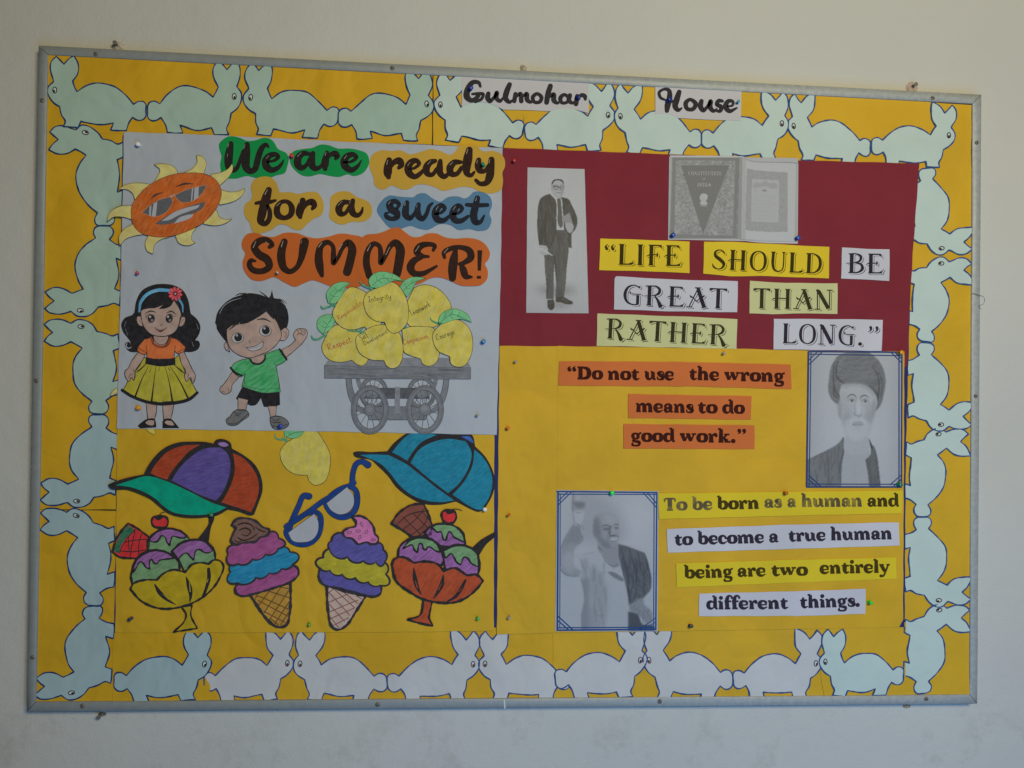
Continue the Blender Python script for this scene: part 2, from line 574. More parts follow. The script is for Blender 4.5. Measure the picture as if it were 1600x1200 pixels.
# ------------------------------------------------------------------ coloured paper sheets
YEL = paper('yellow_chart_paper', (.76, .435, .022), .6, 1.1, .07, .15, .7)
YEL2 = paper('yellow_chart_paper_bright', (.76, .45, .028), .6, 1.1, .07, .15, .7)
MAROON = paper('maroon_chart_paper', (.25, .031, .045), .8, 1.2, .06, .12, .7)
NAVY = paper('navy_chart_paper', (.035,.04,.15), .8, .8, .05)
WHITE = paper('white_chart_paper', (.51, .55, .61), .75, 1.2, .04, .12, .5)

def sheet(name, label, pts, z, mat, cat='paper sheet', group=None, thick=.25, amp=.5, seed=0, tilt=(0, 0), bend=None):
    q = rough_edge(sub_edges(pts, 6), amp, seed)
    cx = sum(p[0] for p in pts)/len(pts); cy = sum(p[1] for p in pts)/len(pts)
    t = Thing(name, label, cat, (cx, cy), z, group, tilt)
    # the sheet is its own thing: one mesh
    loc = t.o.location.copy(); rot = t.o.rotation_euler.copy()
    t.bend = bend
    o = t.poly(name, q, mat, 0, thick, dense=9 if bend else 0)
    o.parent = None; o.location = loc; o.rotation_euler = rot
    for k in ('label', 'category', 'group'):
        if k in t.o: o[k] = t.o[k]
    bpy.data.objects.remove(t.o)
    return o
GB = 'yellow sheets lining the border of the board'
sheet('yellow_sheet', 'yellow sheet behind the first four rabbits of the top row', [(74.5, 85.5), (676, 115), (674.6, 228), (73, 205)], .9, YEL, group=GB, seed=1)
sheet('yellow_sheet', 'narrow yellow sheet behind the fifth rabbit of the top row', [(677.5, 117), (818.5, 124), (817.5, 240), (676.5, 232)], .5, YEL2, group=GB, seed=2)
sheet('yellow_sheet', 'long yellow sheet behind the right half of the top row', [(819, 123), (1370, 151), (1371, 155), (1400, 155.5), (1518, 164.5), (1517, 262), (1436, 268), (817.8, 240)], .6, YEL2, group=GB, seed=3)
sheet('yellow_sheet', 'yellow sheet behind the upper four rabbits of the left column', [(73, 203.5), (196, 209), (186, 796), (61.5, 796)], .4, YEL, group=GB, seed=4)
sheet('yellow_sheet', 'yellow sheet behind the lowest two rabbits of the left column', [(61.5, 797), (186, 798), (175.5, 1097), (55.5, 1096.5)], .5, YEL, group=GB, seed=5)
sheet('yellow_sheet', 'yellow sheet behind the first rabbit of the bottom row', [(176, 980), (329, 982), (328, 1095.5), (175.5, 1096.5)], 1.5, YEL, group=GB, seed=6)
sheet('yellow_sheet', 'yellow sheet behind the white rabbits left of the bottom middle', [(326, 975), (866, 975), (864.5, 1091.5), (326, 1095.5)], .5, YEL, group=GB, seed=7)
sheet('yellow_sheet', 'yellow sheet behind the white rabbits right of the bottom middle', [(864.5, 975), (1281, 975), (1283, 1040), (1296, 1088), (864, 1091)], 1.5, YEL2, group=GB, seed=8)
sheet('yellow_sheet', 'yellow sheet with a curled left edge behind the last rabbit of the bottom row', [(1280, 975), (1416, 972), (1414, 1086.5), (1288, 1089.5), (1284, 1070), (1281, 1040)], 2.1, YEL2, group=GB, seed=9,
      bend=lambda x, y: 0.012 * max(0, (y - 1045)) * max(0, (1296 - x)) / 7)
sheet('yellow_sheet', 'yellow sheet behind the upper three rabbits of the right column', [(1412, 255), (1518, 260), (1517.8, 668), (1408, 668)], .4, YEL2, group=GB, seed=10)
sheet('yellow_sheet', 'yellow sheet curling at the bottom right corner of the board', [(1408, 666), (1518.5, 667), (1515.5, 1084.5), (1409, 1086.5)], .9, YEL2, group=GB, seed=11,
      bend=lambda x, y: 0.03 * max(0, y - 1050) * max(0, x - 1490) / 12)
sheet('navy_sheet', 'navy blue backing sheet showing as slivers between the big sheets', [(191.8, 211.5), (676, 226), (1428, 262), (1415.5, 700), (1413.5, 980), (178.6, 981)], 2.9, NAVY, seed=12)

# ------------------------------------------------------------------ rabbits cut out of paper and edged with blue marker
RB = Sk(0, 0, 1)
BODY = ("335,345! 312,275 322,220 352,188! 375,212 400,243! 430,212 463,190! 488,238 482,300 455,350! 470,385 485,415! 540,380 620,362 710,375 780,425 838,488! "
        "870,472 905,480 918,500! 917,535 912,570 890,588 860,588 828,570! 800,610 788,655! 740,655 688,650! 706,605! 610,622 502,600! 485,640! 392,632! 405,600 388,560 378,505! 335,475 305,430 303,385")
BODY_W = ("335,345! 312,275 322,220 352,188! 375,220 402,250! 440,210 505,180! 505,240 490,300 448,350! 470,385 485,415! 540,380 620,362 710,375 780,425 838,488! "
          "870,472 905,480 918,500! 917,535 912,570 890,588 860,588 828,570! 800,610 788,655! 740,655 688,650! 700,612! 610,618 502,600! 485,640! 392,632! 405,600 388,560 378,505! 335,475 305,430 303,385")
SRC = np.array([(352, 188), (918, 530), (392, 632)], float)
MINT = paper('mint_paper', (.455, .615, .52), .75, 1.2, .05, .12, .45)
MINT2 = paper('pale_blue_paper', (.44, .59, .60), .75, 1.2, .05, .12, .45)
MINT3 = paper('pale_mint_paper', (.60, .73, .67), .75, 1.2, .05, .12, .45)
GREYW = paper('greyish_white_paper', (.67, .67, .655), .75, 1.2, .05, .12, .45)
MARK = ink('blue_marker', (.018, .055, .17))
MARK2 = ink('blue_marker_light', (.045, .095, .25))
BLK = ink('black_ink', (38, 36, 38))
BROWNINK = ink('brown_ink', (70, 48, 52))
EYEW = paper('eye_white', (.75, .78, .76), .7, .2)
GR = 'paper rabbits nose to nose round the border'
def amap(E, T, F):
    A = np.hstack([SRC, np.ones((3, 1))])
    return np.linalg.solve(A, np.array([E, T, F], float))
def rabbit(label, E, T, F, mat, z, wide=False, seed=0, mark=MARK, tilt=(0, 0), brown=False):
    M = amap(E, T, F)
    def tr(pts): 
        a = np.array([p[:2] for p in pts]); q = np.hstack([a, np.ones((len(a), 1))]) @ M
        return [[float(q[i, 0]), float(q[i, 1])] + list(pts[i][2:]) for i in range(len(pts))]
    r = random.Random(seed + 50)
    base = RB.loop(BODY_W if wide else BODY, 5.0)
    # hand-drawn: every rabbit wavers a little
    ph = [r.uniform(0, 6.28) for _ in range(6)]
    wv = lambda p: [p[0] + 3.2*math.sin(p[1]*.017+ph[0]) + 2.2*math.sin(p[1]*.041+ph[1]), p[1] + 3.2*math.sin(p[0]*.013+ph[2]) + 2.0*math.sin(p[0]*.037+ph[3])] + list(p[2:])
    pts = tr([wv(p) for p in base])
    cx = sum(p[0] for p in pts)/len(pts); cy = sum(p[1] for p in pts)/len(pts)
    k1, k2 = r.uniform(.045, .07), r.uniform(.04, .07)
    def bend(x, y): return 0.42 + 0.22*math.sin(x*k1+ph[4]) + 0.2*math.sin(y*k2+ph[5])
    t = Thing('paper_rabbit', label, 'paper rabbit', (cx, cy), z, GR, tilt, bend)
    t.poly('paper', pts, mat, 0, .22, dense=7)
    t.outline('marker_outline', pts, 2.1, mark, .1, seed=seed, jit=.3)
    # marker strokes drawn heavier here and there
    ex, ey = 345 + r.uniform(-4, 4), 403 + r.uniform(-4, 4)
    eye = [wv(p) for p in [[a, b] for a, b in ell(ex, ey, 12.5, 18.5, 16)]]
    ei = t.poly('eye', tr(eye), EYEW, .12)
    rim = tr([p + [1.5] for p in eye])
    t.ink('eye_rim', [(rim, True)], BROWNINK if brown else BLK, .2, parent=ei)
    pu = [wv([a, b]) for a, b in ell(ex - 2 + r.uniform(-3, 3), ey + 6, 6.5, 9, 12)]
    t.poly('pupil', tr(pu), BROWNINK if brown else BLK, .2, parent=ei)
    return t

top = [((88, 87), (229.3, 172.5), (98, 198), 0), ((366, 95.5), (229.7, 172.5), (357, 210), 0), ((394, 97.5), (528.8, 182.5), (401, 210.8), 0),
       ((667, 109.5), (529, 182.5), (653.5, 219.3), 0), ((693.8, 110), (817.3, 202.5), (696, 218.8), 1), ((950.5, 128.3), (820, 205), (938.8, 234.5), 1),
       ((970, 130), (1095.5, 216), (980, 238), 1), ((1223, 143.8), (1096, 217.5), (1211, 248.8), 1), ((1241, 145.5), (1360, 230), (1251, 249.3), 1),
       ((1487.5, 164.5), (1360.8, 227.5), (1467.5, 262), 0)]
dirs = ['facing left', 'facing right']
ords = ['first', 'second', 'third', 'fourth', 'fifth', 'sixth', 'seventh', 'eighth', 'ninth', 'last']
for i, (E, T, F, w) in enumerate(top):
    rabbit('mint paper rabbit %s, %s from the left in the top row' % (dirs[i % 2], ords[i]), E, T, F, MINT if i < 4 else MINT3, 1.5 + .03*i, bool(w) or i == 9, i, MARK if i < 5 else MARK2)
lef = [((76.4, 206), (162, 352.5), (192, 222)), ((70.7, 481), (162, 352.5), (187.5, 477)), ((69.9, 507.7), (154.5, 646.8), (186, 523)),
       ((62.5, 780), (154, 647), (180.5, 773.3)), ((63.8, 801.5), (145.3, 945.8), (178.6, 823)), ((55.8, 1085), (145.3, 946), (173.5, 1068))]
for i, (E, T, F) in enumerate(lef):
    rabbit('mint paper rabbit turned on its %s, %s from the top in the left column' % (['tail', 'head'][i % 2], ords[i] if i < 5 else 'last'), E, T, F, MINT if i < 3 else MINT2, 1.0 + .03*i, False, 20+i, MARK)
rig = [((1519, 388.7), (1449, 262), (1420, 377)), ((1519, 412.5), (1447.4, 534.4), (1420, 421)), ((1518.5, 662.8), (1447, 535), (1419.5, 653)),
       ((1514, 678.5), (1442, 806.8), (1416, 691)), ((1517, 936.8), (1442, 807.5), (1415, 926)), ((1514.6, 953), (1441, 1083), (1414, 968))]
for i, (E, T, F) in enumerate(rig):
    rabbit('pale mint paper rabbit turned on its %s, %s from the top in the right column' % (['head', 'tail'][i % 2], ords[i] if i < 5 else 'last'), E, T, F, MINT3, 1.6 + .03*i, True, 40+i, MARK2)
bot = [((321, 984), (178.3, 1065), (305, 1094), MINT2, 2.1), ((450, 985), (319, 1066), (433.8, 1093), GREYW, 1.0), ((470.5, 985), (605, 1066), (480, 1092.5), GREYW, 1.0),
       ((740, 985), (605.3, 1066), (726, 1092.5), GREYW, 1.0), ((758.8, 985), (893, 1062), (770, 1091.8), GREYW, 1.0), ((999, 977.5), (867.5, 1060), (988.8, 1088.5), GREYW, 2.1),
       ((1014, 976), (1144, 1061), (1027.5, 1090), GREYW, 2.1), ((1276, 983.5), (1144.6, 1060), (1261, 1089), GREYW, 2.1), ((1292.5, 983.5), (1411.6, 1055.5), (1300, 1087), MINT3, 2.9)]
for i, (E, T, F, m_, z) in enumerate(bot):
    rabbit('%s paper rabbit %s, %s from the left in the bottom row' % ('white' if m_ is GREYW else 'pale blue', dirs[1-(i % 2)] if i < 8 else 'facing left', ords[i] if i < 8 else 'last'),
           E, T, F, m_, z + .02*i, 0 < i < 8, 60+i, MARK2 if i else MARK, brown=(0 < i < 8))

# ------------------------------------------------------------------ the big sheets in the middle
sheet('white_sheet', 'large white sheet carrying the summer greeting, children and mango cart', [(193.6, 206.2), (320, 210.4), (560, 222.4), (785.5, 231), (782, 446), (776, 679.5), (480, 673.6), (182.4, 669.6), (188.8, 440)], 5.2, WHITE, seed=13)
sheet('yellow_sheet', 'yellow sheet with the caps, glasses and ice creams', [(183.5, 640), (772.5, 650), (771.6, 985.5), (640, 987.5), (400, 988.5), (180.3, 988.6)], 3.4, YEL2, seed=14)
sheet('maroon_sheet', 'maroon sheet behind the standing man and the quote about life', [(785.8, 230.8), (1045, 241), (1250, 250.5), (1436.5, 255.5), (1426, 400), (1420, 508), (1417.5, 573), (1262, 580), (780, 560)], 3.4, MAROON, seed=15)
sheet('yellow_sheet', 'narrow tall yellow sheet between the ice creams and the two quotes', [(780.4, 540.4), (880, 541.2), (873, 988.5), (776.3, 991.6)], 3.9, YEL2, seed=16)
sheet('yellow_sheet', 'large yellow sheet behind the two lower quotes and portraits', [(871.5, 540.6), (1160, 545), (1262, 548), (1413, 549), (1412.5, 700), (1411, 968), (1405, 980), (1165, 984.4), (870.5, 988.8)], 4.3, YEL2, seed=17)

# ------------------------------------------------------------------ summer greeting: word labels
S1 = Sk(160, 190, 5); S2 = Sk(320, 200, 5); S3 = Sk(560, 210, 5); S4 = Sk(160, 430, 5); S5 = Sk(460, 410, 4.286); S6 = Sk(160, 660, 5)
U1 = Sk(400, 660, 4); U2 = Sk(160, 780, 5); U3 = Sk(460, 780, 4.706)
GREEN = paper('green_paper', (.008, .34, .085), .6, .5)
AMBER = paper('amber_paper', (.66, .40, .055), .6, .5)
BLUEP = paper('blue_paper', (.11, .245, .40), .6, .5)
ORANGE = paper('orange_paper', (.66, .155, .03), .6, .5)
LETG = ink('letter_black', (.030, .026, .024)); LETB = ink('letter_brown_black', (.045, .024, .018)); LETS = ink('letter_slate_black', (.028, .03, .04))
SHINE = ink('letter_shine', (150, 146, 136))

def cen(pts): return (sum(p[0] for p in pts)/len(pts), sum(p[1] for p in pts)/len(pts))
def cutout(name, label, cat, sk, txt, z, mat, group=None, tilt=(0, 0), bend=None, thick=.25, dense=0, step=1.5):
    pts = sk.loop(txt, step)
    t = Thing(name, label, cat, cen(pts), z, group, tilt, bend)
    t.base = t.poly('paper', pts, mat, 0, thick, dense=dense)
    t.pts = pts
    return t
GW = 'wavy word labels of the summer greeting'
def word(label, sk, outline, z, mat, lets, inkm, shine, tilt=(0, 0)):
    t = cutout('word_label', label, 'word label', sk, outline, z, mat, GW, tilt)
    bold = [([[p[0], p[1], p[2] * 1.2 + .5] for p in it[0]], it[1], it[2]) for it in sk.lines(lets)]
    t.ink('lettering', bold, inkm, .1)
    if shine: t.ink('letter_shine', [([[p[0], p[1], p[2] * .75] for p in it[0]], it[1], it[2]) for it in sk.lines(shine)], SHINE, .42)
    return t

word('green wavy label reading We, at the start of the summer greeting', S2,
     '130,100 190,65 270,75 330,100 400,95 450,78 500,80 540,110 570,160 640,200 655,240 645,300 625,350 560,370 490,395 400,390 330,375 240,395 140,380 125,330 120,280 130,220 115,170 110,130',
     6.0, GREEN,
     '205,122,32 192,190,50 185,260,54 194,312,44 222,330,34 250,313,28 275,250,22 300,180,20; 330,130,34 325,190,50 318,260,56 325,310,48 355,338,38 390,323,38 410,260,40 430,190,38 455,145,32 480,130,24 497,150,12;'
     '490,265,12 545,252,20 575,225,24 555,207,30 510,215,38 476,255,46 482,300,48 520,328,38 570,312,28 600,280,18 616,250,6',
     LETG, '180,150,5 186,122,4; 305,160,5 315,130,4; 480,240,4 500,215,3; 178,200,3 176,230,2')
word('green wavy label reading are, with a red pin at its left', S2,
     '690,185 760,165 840,155 900,130 970,135 1040,160 1130,160 1210,175 1265,200 1285,260 1270,310 1230,355 1160,375 1120,362 1050,382 980,375 900,360 820,378 760,370 700,325 670,280 665,230',
     5.9, GREEN,
     '822,205,24 770,198,34 730,235,46 727,285,48 755,312,36 792,292,26 822,240,24; 845,198,30 838,240,40 838,290,46 862,316,36 900,305,24 925,268,12;'
     '955,192,26 945,240,44 938,295,46 940,320,28; 952,250,14 985,208,28 1020,203,42 1035,222,34 1022,240,20; 1085,268,10 1145,262,18 1185,228,24 1160,208,32 1115,220,40 1088,262,48 1103,305,46 1145,328,36 1190,302,24 1224,252,6',
     LETG, '722,225,4 755,192,3; 940,215,4 948,190,3; 1090,240,4 1110,212,3')
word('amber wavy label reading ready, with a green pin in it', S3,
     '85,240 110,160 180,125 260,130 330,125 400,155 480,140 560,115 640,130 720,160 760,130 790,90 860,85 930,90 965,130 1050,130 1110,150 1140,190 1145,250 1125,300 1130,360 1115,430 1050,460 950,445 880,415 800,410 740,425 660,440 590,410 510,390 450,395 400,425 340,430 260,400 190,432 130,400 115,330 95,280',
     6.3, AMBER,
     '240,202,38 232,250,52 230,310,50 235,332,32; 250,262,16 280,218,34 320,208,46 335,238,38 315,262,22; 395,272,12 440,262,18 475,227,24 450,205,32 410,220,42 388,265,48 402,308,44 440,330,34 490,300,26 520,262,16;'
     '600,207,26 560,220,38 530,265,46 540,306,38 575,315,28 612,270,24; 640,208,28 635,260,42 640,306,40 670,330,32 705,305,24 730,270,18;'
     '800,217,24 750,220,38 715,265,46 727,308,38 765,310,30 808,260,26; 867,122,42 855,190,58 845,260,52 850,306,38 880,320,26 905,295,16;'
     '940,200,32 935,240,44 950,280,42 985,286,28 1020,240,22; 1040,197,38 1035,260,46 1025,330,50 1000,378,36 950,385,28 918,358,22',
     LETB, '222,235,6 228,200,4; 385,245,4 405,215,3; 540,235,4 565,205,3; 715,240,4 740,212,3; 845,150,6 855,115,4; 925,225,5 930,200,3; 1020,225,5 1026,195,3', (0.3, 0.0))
word('amber wavy label reading for, below the green We', S2,
     '360,470 380,410 450,380 520,388 560,430 590,500 660,500 730,515 810,500 880,505 920,560 930,620 910,680 850,710 800,750 750,795 690,790 640,760 580,755 530,790 470,815 400,825 370,800 350,740 320,700 305,650 320,590 360,560 370,510',
     6.5, AMBER,
     '500,485,40 482,540,56 462,610,56 445,680,54 438,730,44 470,748,34 500,718,32 507,650,28 492,605,18; 400,588,20 450,580,26 510,578,26 552,566,16;'
     '@600,578,26 565,625,38 572,680,42 620,703,30 668,680,36 680,625,38 652,580,28; 765,567,38 750,620,50 740,668,48 745,695,28; 765,640,16 800,588,34 840,580,44 855,608,36 840,632,20',
     LETB, '470,520,6 490,482,4; 560,610,4 590,582,3; 735,590,5 742,560,3; 480,700,3 488,640,2')
word('small amber wavy label reading a, in the second line of the greeting', S2,
     '985,540 1040,500 1130,500 1190,540 1250,560 1290,590 1308,640 1290,700 1240,730 1140,735 1080,755 1020,740 975,700 980,620',
     6.2, AMBER,
     '1130,580,26 1080,583,36 1047,630,46 1062,670,38 1095,667,26 1130,615,22; 1157,567,28 1145,620,42 1160,668,40 1195,682,30 1225,655,20 1233,622,10',
     LETB, '1040,605,4 1075,570,3; 1130,590,3 1140,560,2')
word('blue wavy label reading sweet', S3,
     '145,590 180,520 240,478 310,485 380,490 430,490 460,468 520,460 580,500 640,525 700,490 780,485 830,500 870,480 900,450 980,455 1030,490 1045,550 1025,620 1040,670 1010,740 940,755 870,740 780,745 720,710 640,700 540,745 470,735 410,715 330,735 250,730 190,670',
     6.1, BLUEP,
     '305,572,20 318,545,24 285,523,32 243,545,42 256,583,46 298,613,46 302,645,36 262,660,28 218,640,28 212,618,16 235,612,10;'
     '380,532,28 370,580,42 370,628,44 400,655,32 440,615,22 465,548,18; 470,548,28 462,590,38 470,638,42 500,660,32 530,625,26 555,560,22 578,538,14;'
     '600,622,12 645,612,18 675,577,24 650,555,30 615,580,42 600,625,46 620,666,42 665,672,32 712,638,20; 735,622,12 780,615,18 810,580,24 785,557,30 752,583,42 737,630,46 755,670,40 800,676,32 858,640,20;'
     '930,498,34 915,560,44 900,640,48 917,686,40 950,685,28 983,635,12; 845,550,22 900,554,28 1008,552,24',
     LETS, '235,545,5 250,520,3; 362,555,5 368,530,3; 605,590,4 625,560,3; 740,590,4 760,560,3; 915,520,5 925,492,3; 455,570,3 460,548,2')
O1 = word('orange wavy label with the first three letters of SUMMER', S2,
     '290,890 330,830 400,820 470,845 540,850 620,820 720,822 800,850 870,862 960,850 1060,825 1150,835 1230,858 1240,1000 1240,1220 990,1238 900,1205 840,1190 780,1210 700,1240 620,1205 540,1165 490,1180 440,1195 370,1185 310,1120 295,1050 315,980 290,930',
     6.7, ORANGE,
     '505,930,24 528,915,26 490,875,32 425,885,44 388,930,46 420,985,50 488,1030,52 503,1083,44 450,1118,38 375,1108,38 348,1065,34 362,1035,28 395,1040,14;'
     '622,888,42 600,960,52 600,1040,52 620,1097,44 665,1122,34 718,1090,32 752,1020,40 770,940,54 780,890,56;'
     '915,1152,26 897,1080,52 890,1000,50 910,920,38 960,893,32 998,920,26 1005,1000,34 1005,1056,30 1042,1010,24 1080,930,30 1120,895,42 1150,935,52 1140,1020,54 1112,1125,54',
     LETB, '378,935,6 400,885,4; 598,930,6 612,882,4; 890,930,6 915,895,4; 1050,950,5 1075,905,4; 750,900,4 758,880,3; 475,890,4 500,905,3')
word('orange wavy label with the last letters MER and an exclamation mark', S3,
     '25,808! 60,785 150,775 210,755 270,730 320,730 360,760 420,800 480,800 540,775 610,775 680,805 760,815 850,810 940,825 1000,870 1028,930 1015,980 990,1010 1010,1060 1005,1130 960,1175 880,1185 800,1180 720,1145 650,1120 580,1120 480,1165 380,1190 200,1190 60,1180! 15,1120 -15,1000 -5,900',
     7.2, ORANGE,
     '85,1105,44 62,1000,44 80,900,38 120,855,32 162,872,28 175,940,34 175,1005,30 212,950,26 250,872,34 288,845,42 325,890,56 320,980,58 300,1090,54;'
     '585,905,20 597,872,26 540,858,32 478,878,44 458,920,44 500,950,28 548,955,16; 500,957,24 432,990,44 407,1040,50 430,1083,42 500,1088,34 560,1060,24 610,1030,16;'
     '760,900,26 745,980,54 735,1060,56 735,1122,46; 672,962,20 668,925,28 720,893,32 800,883,30 868,912,44 878,960,46 830,1000,30 785,1013,18; 800,1010,24 820,1060,44 840,1108,40 885,1115,14;'
     '949,905,30! 944,1065,20!; 942,1105,26! 941,1128,26!',
     LETB, '70,910,6 95,860,4; 215,940,5 245,880,4; 445,915,5 475,870,4; 670,925,5 700,890,4')
# the M of the second label runs under the seam of the first one, as pasted

# ------------------------------------------------------------------ the sun with dark glasses
SUNY = crayon('sun_ray_yellow', (186, 170, 100), .5, 20, (165, 160, 140))
SUNO = crayon('sun_orange', (.68, .135, .02), .45, 62, (205, 130, 80), 60)
PEN = ink('thin_black_pen', (52, 50, 50)); GREYP = ink('grey_pencil', (82, 82, 86), .6, .1); PWHITE = paper('print_white', (.52, .53, .58), .7, .5)
sun = Thing('paper_sun', 'orange crayoned paper sun wearing dark glasses and grinning', 'paper sun', (275, 320), 9.0)
rays = ['590,405! 575,370 530,340 470,330 405,335! 445,365! 450,390 430,430 405,470! 480,500 560,470', '635,400! 700,370 740,320 735,262! 780,275 812,330 800,380 790,410! 700,460', '850,412! 920,400 980,370 1015,328! 1020,370 990,430 950,470 915,500! 850,480',
        '930,535! 1000,550 1060,545 1115,522! 1090,580 1020,625 920,650! 880,600', '890,690! 920,750 960,765 1015,760! 960,795 880,812 790,800! 820,720', '735,830! 700,880 700,930 730,945! 670,968 600,950 570,895! 640,830',
        '520,903! 460,920 410,960 395,1035! 350,1010 335,950 355,895! 430,840', '330,880! 240,895 180,920 135,970! 130,900 170,840 240,800! 320,800', '230,765! 160,745 90,745 35,780! 60,710 130,665 220,655! 280,700', '255,610! 235,560 190,530 125,530! 190,490 290,480 370,490! 350,570']
for r_ in rays:
    p = S1.loop(r_); a = sun.poly('sun_ray', p, SUNY, 0, .25); sun.outline('ray_outline', p, .55, PEN, .1, parent=a)
face = S1.loop('225,720 235,650 280,580 350,510 450,450 560,412 680,400 800,410 880,450 920,510 930,570 910,640 860,720 790,790 700,840 600,880 480,903 380,895 300,870 245,810')
fa = sun.poly('sun_face', face, SUNO, .35, .3); sun.outline('face_outline', face, .7, PEN, .5, parent=fa)
gl = sun.ink('sunglasses', S1.lines('530,588,12 570,572,10'), ink('gl_pale', (150, 140, 130)), .5)
for d in ('308,712! 380,650 460,605 530,588! 550,620 530,670 490,715 430,740 370,735', '565,575! 640,540 700,520 818,493! 790,550 740,600 680,630 620,630 580,600'):
    p = S1.loop(d); l_ = sun.poly('lens', p, GREYP, .5, parent=gl)
    sun.outline('rim', p, .7, ink('rim_orange', (175, 120, 85)), .6, parent=gl)
for d in ('402,640! 430,628! 418,742! 385,742!', '370,665! 384,656! 378,738! 366,733!', '720,518! 754,509! 750,595! 715,615!', '700,522! 711,520! 702,620! 692,625!'):
    sun.poly('glare', S1.loop(d), PWHITE, .66, parent=gl)
sun.ink('eyebrow', S1.lines('380,605,4 410,577,14 470,553,5'), PEN, .5)
sun.ink('eyebrow', S1.lines('578,508,6 640,487,15 712,487,5'), PEN, .5)
mo = sun.poly('grin', S1.loop('410,800! 500,740 600,690 700,655 805,625! 790,670 740,705 640,745 560,790 480,805'), GREYP, .5)
sun.poly('teeth', S1.loop('462,777! 560,710 650,675 762,650! 750,670 680,700 600,730 520,770'), PWHITE, .62, parent=mo)
sun.poly('tongue', S1.loop('560,797! 600,752 660,730 712,723! 700,745 640,775'), PWHITE, .62, parent=mo)

# ------------------------------------------------------------------ the girl
SKIN = crayon('crayon_skin', (.56, .385, .32), .45, 40, (150, 135, 135)); SKINH = ink('skin_shadow', (150, 98, 84))
HAIR = ink('hair_black', (.032, .030, .034), .45, .3); BLUEC = crayon('crayon_light_blue', (70, 140, 175), .4, 10)
girl = Thing('girl_drawing', 'coloured drawing of a girl with wavy black hair, orange top and yellow skirt', 'paper girl', (250, 555), 6.0)
g = girl
def part(t, name, sk, txt, mat, lift, outline=1.1, om=None, parent=None, thick=.12, step=1.0):
    p = sk.loop(txt, step); o = t.poly(name, p, mat, lift, thick, parent=parent)
    if outline: t.outline('outline', p, outline * 1.35, om or PEN, lift + .1, parent=parent or o, seed=len(txt))
    return o
part(g, 'hair', S4, '250,290! 265,200 310,120 400,75 480,68 560,80 630,120 665,180 690,300! 740,345 765,400 755,460 725,508! 752,515 762,540 750,575 710,597 650,600 560,590 450,575 350,592 280,600 215,597 182,565 178,535 205,522 222,530 205,500 160,440 148,380 175,335 235,308', HAIR, 0, 0, thick=.2)
for d in ('192,535,7 185,555,9 205,572,8 225,562,5',): g.ink('curl_gap', S4.lines(d), WHITE, .14)
g.ink('hair_shine', S4.lines('185,360,3 172,400,3; 735,380,3 750,420,3; 215,520,2 222,545,2; 700,520,3 712,560,2; 180,420,3 200,470,2'), ink('shine_grey', (120, 120, 124)), .14)
part(g, 'neck', S4, '398,460! 512,460! 515,500 490,545 450,555 410,540', SKIN, .15, .6)
for d in ('340,985! 425,990! 420,1080 405,1132! 355,1132! 350,1080', '470,990! 562,985! 550,1060 532,1132! 480,1132! 475,1080'):
    part(g, 'leg', S4, d, SKIN, .1, .9)
for d in ('318,1140! 345,1125 405,1122 418,1145! 422,1188! 300,1196! 278,1180', '470,1140! 490,1122 540,1125 565,1150 602,1195! 470,1195!'):
    part(g, 'shoe', S4, d, HAIR, .2, 0)
for d in ('335,1150! 360,1132! 405,1135! 400,1170 350,1165', '485,1150! 500,1135! 540,1138! 560,1170 510,1168'):
    part(g, 'foot', S4, d, SKIN, .3, 0)
SKIRT = crayon('crayon_yellow', (.56, .49, .045), .35, 80, (170, 165, 100)); OTOP = crayon('crayon_orange', (186, 92, 46), .35, 70, (180, 130, 100))
part(g, 'skirt', S4, '310,640! 345,650! 455,690 568,650! 600,620! 640,740! 700,840 745,925! 680,970 560,1000 440,1005 300,975 158,910! 200,830 262,745! 300,690', SKIRT, .15, .9)
g.ink('skirt_hem', S4.lines('155,898,24 230,945,24 350,990,24 450,1005,26 570,997,26 680,968,26 742,918,22'), HAIR, .3)
g.ink('skirt_pleat', S4.lines('362,712,3 310,810,7 258,945,14; 418,712,3 402,840,7 385,985,14; 490,712,3 525,850,7 548,990,16; 530,712,3 605,830,8 668,958,14; 345,690,4 285,745,10 262,760,3; 562,700,4 620,750,10 640,765,3; 385,715,2 368,760,5; 510,715,2 530,745,5; 448,715,2 440,745,4'), HAIR, .3)
for d in ('290,590! 340,605! 312,670 262,740 252,790! 246,822 226,800 210,830 182,800 178,750 200,730 230,670', '598,605! 638,598! 668,660 700,730 726,780 722,820 702,845 690,800 658,830 642,790 650,750 618,690'):
    part(g, 'arm', S4, d, SKIN, .42, .9)
g.ink('finger_line', S4.lines('205,800,4 222,775,4 240,772,3; 668,805,4 672,775,4 655,765,3; 245,740,4 262,790,4 248,810,4; 645,745,4 640,790,4'), PEN, .56)
part(g, 'blouse', S4, '330,500! 385,487! 400,530 450,556 505,545 532,488! 580,500 650,560! 640,592 590,612 565,592! 562,655! 348,655! 350,592! 338,620 275,590 285,555', OTOP, .55, .9)
g.ink('collar', S4.lines('382,487,14 400,530,14 450,556,14 505,545,14 534,488,14'), ink('collar_brown', (130, 62, 40)), .7)
g.ink('collar_line', S4.lines('378,490,4 395,538,4 450,568,4 512,550,4 542,490,4; 398,478,4 412,518,4 452,542,4 495,532,4 522,478,4; 350,592,4 345,550,4; 565,592,4 572,550,4; 288,570,4 338,605,4; 590,600,4 640,575,4'), PEN, .8)
part(g, 'belt', S4, '342,640! 455,660 568,645! 572,700! 455,712 336,692!', HAIR, .72, 0)
fc = part(g, 'face', S4, '300,265! 330,240 400,225 480,220 560,195! 600,255 615,300 602,380 570,440 520,470 450,478 380,460 330,410 305,340', SKIN, .6, 1.0)
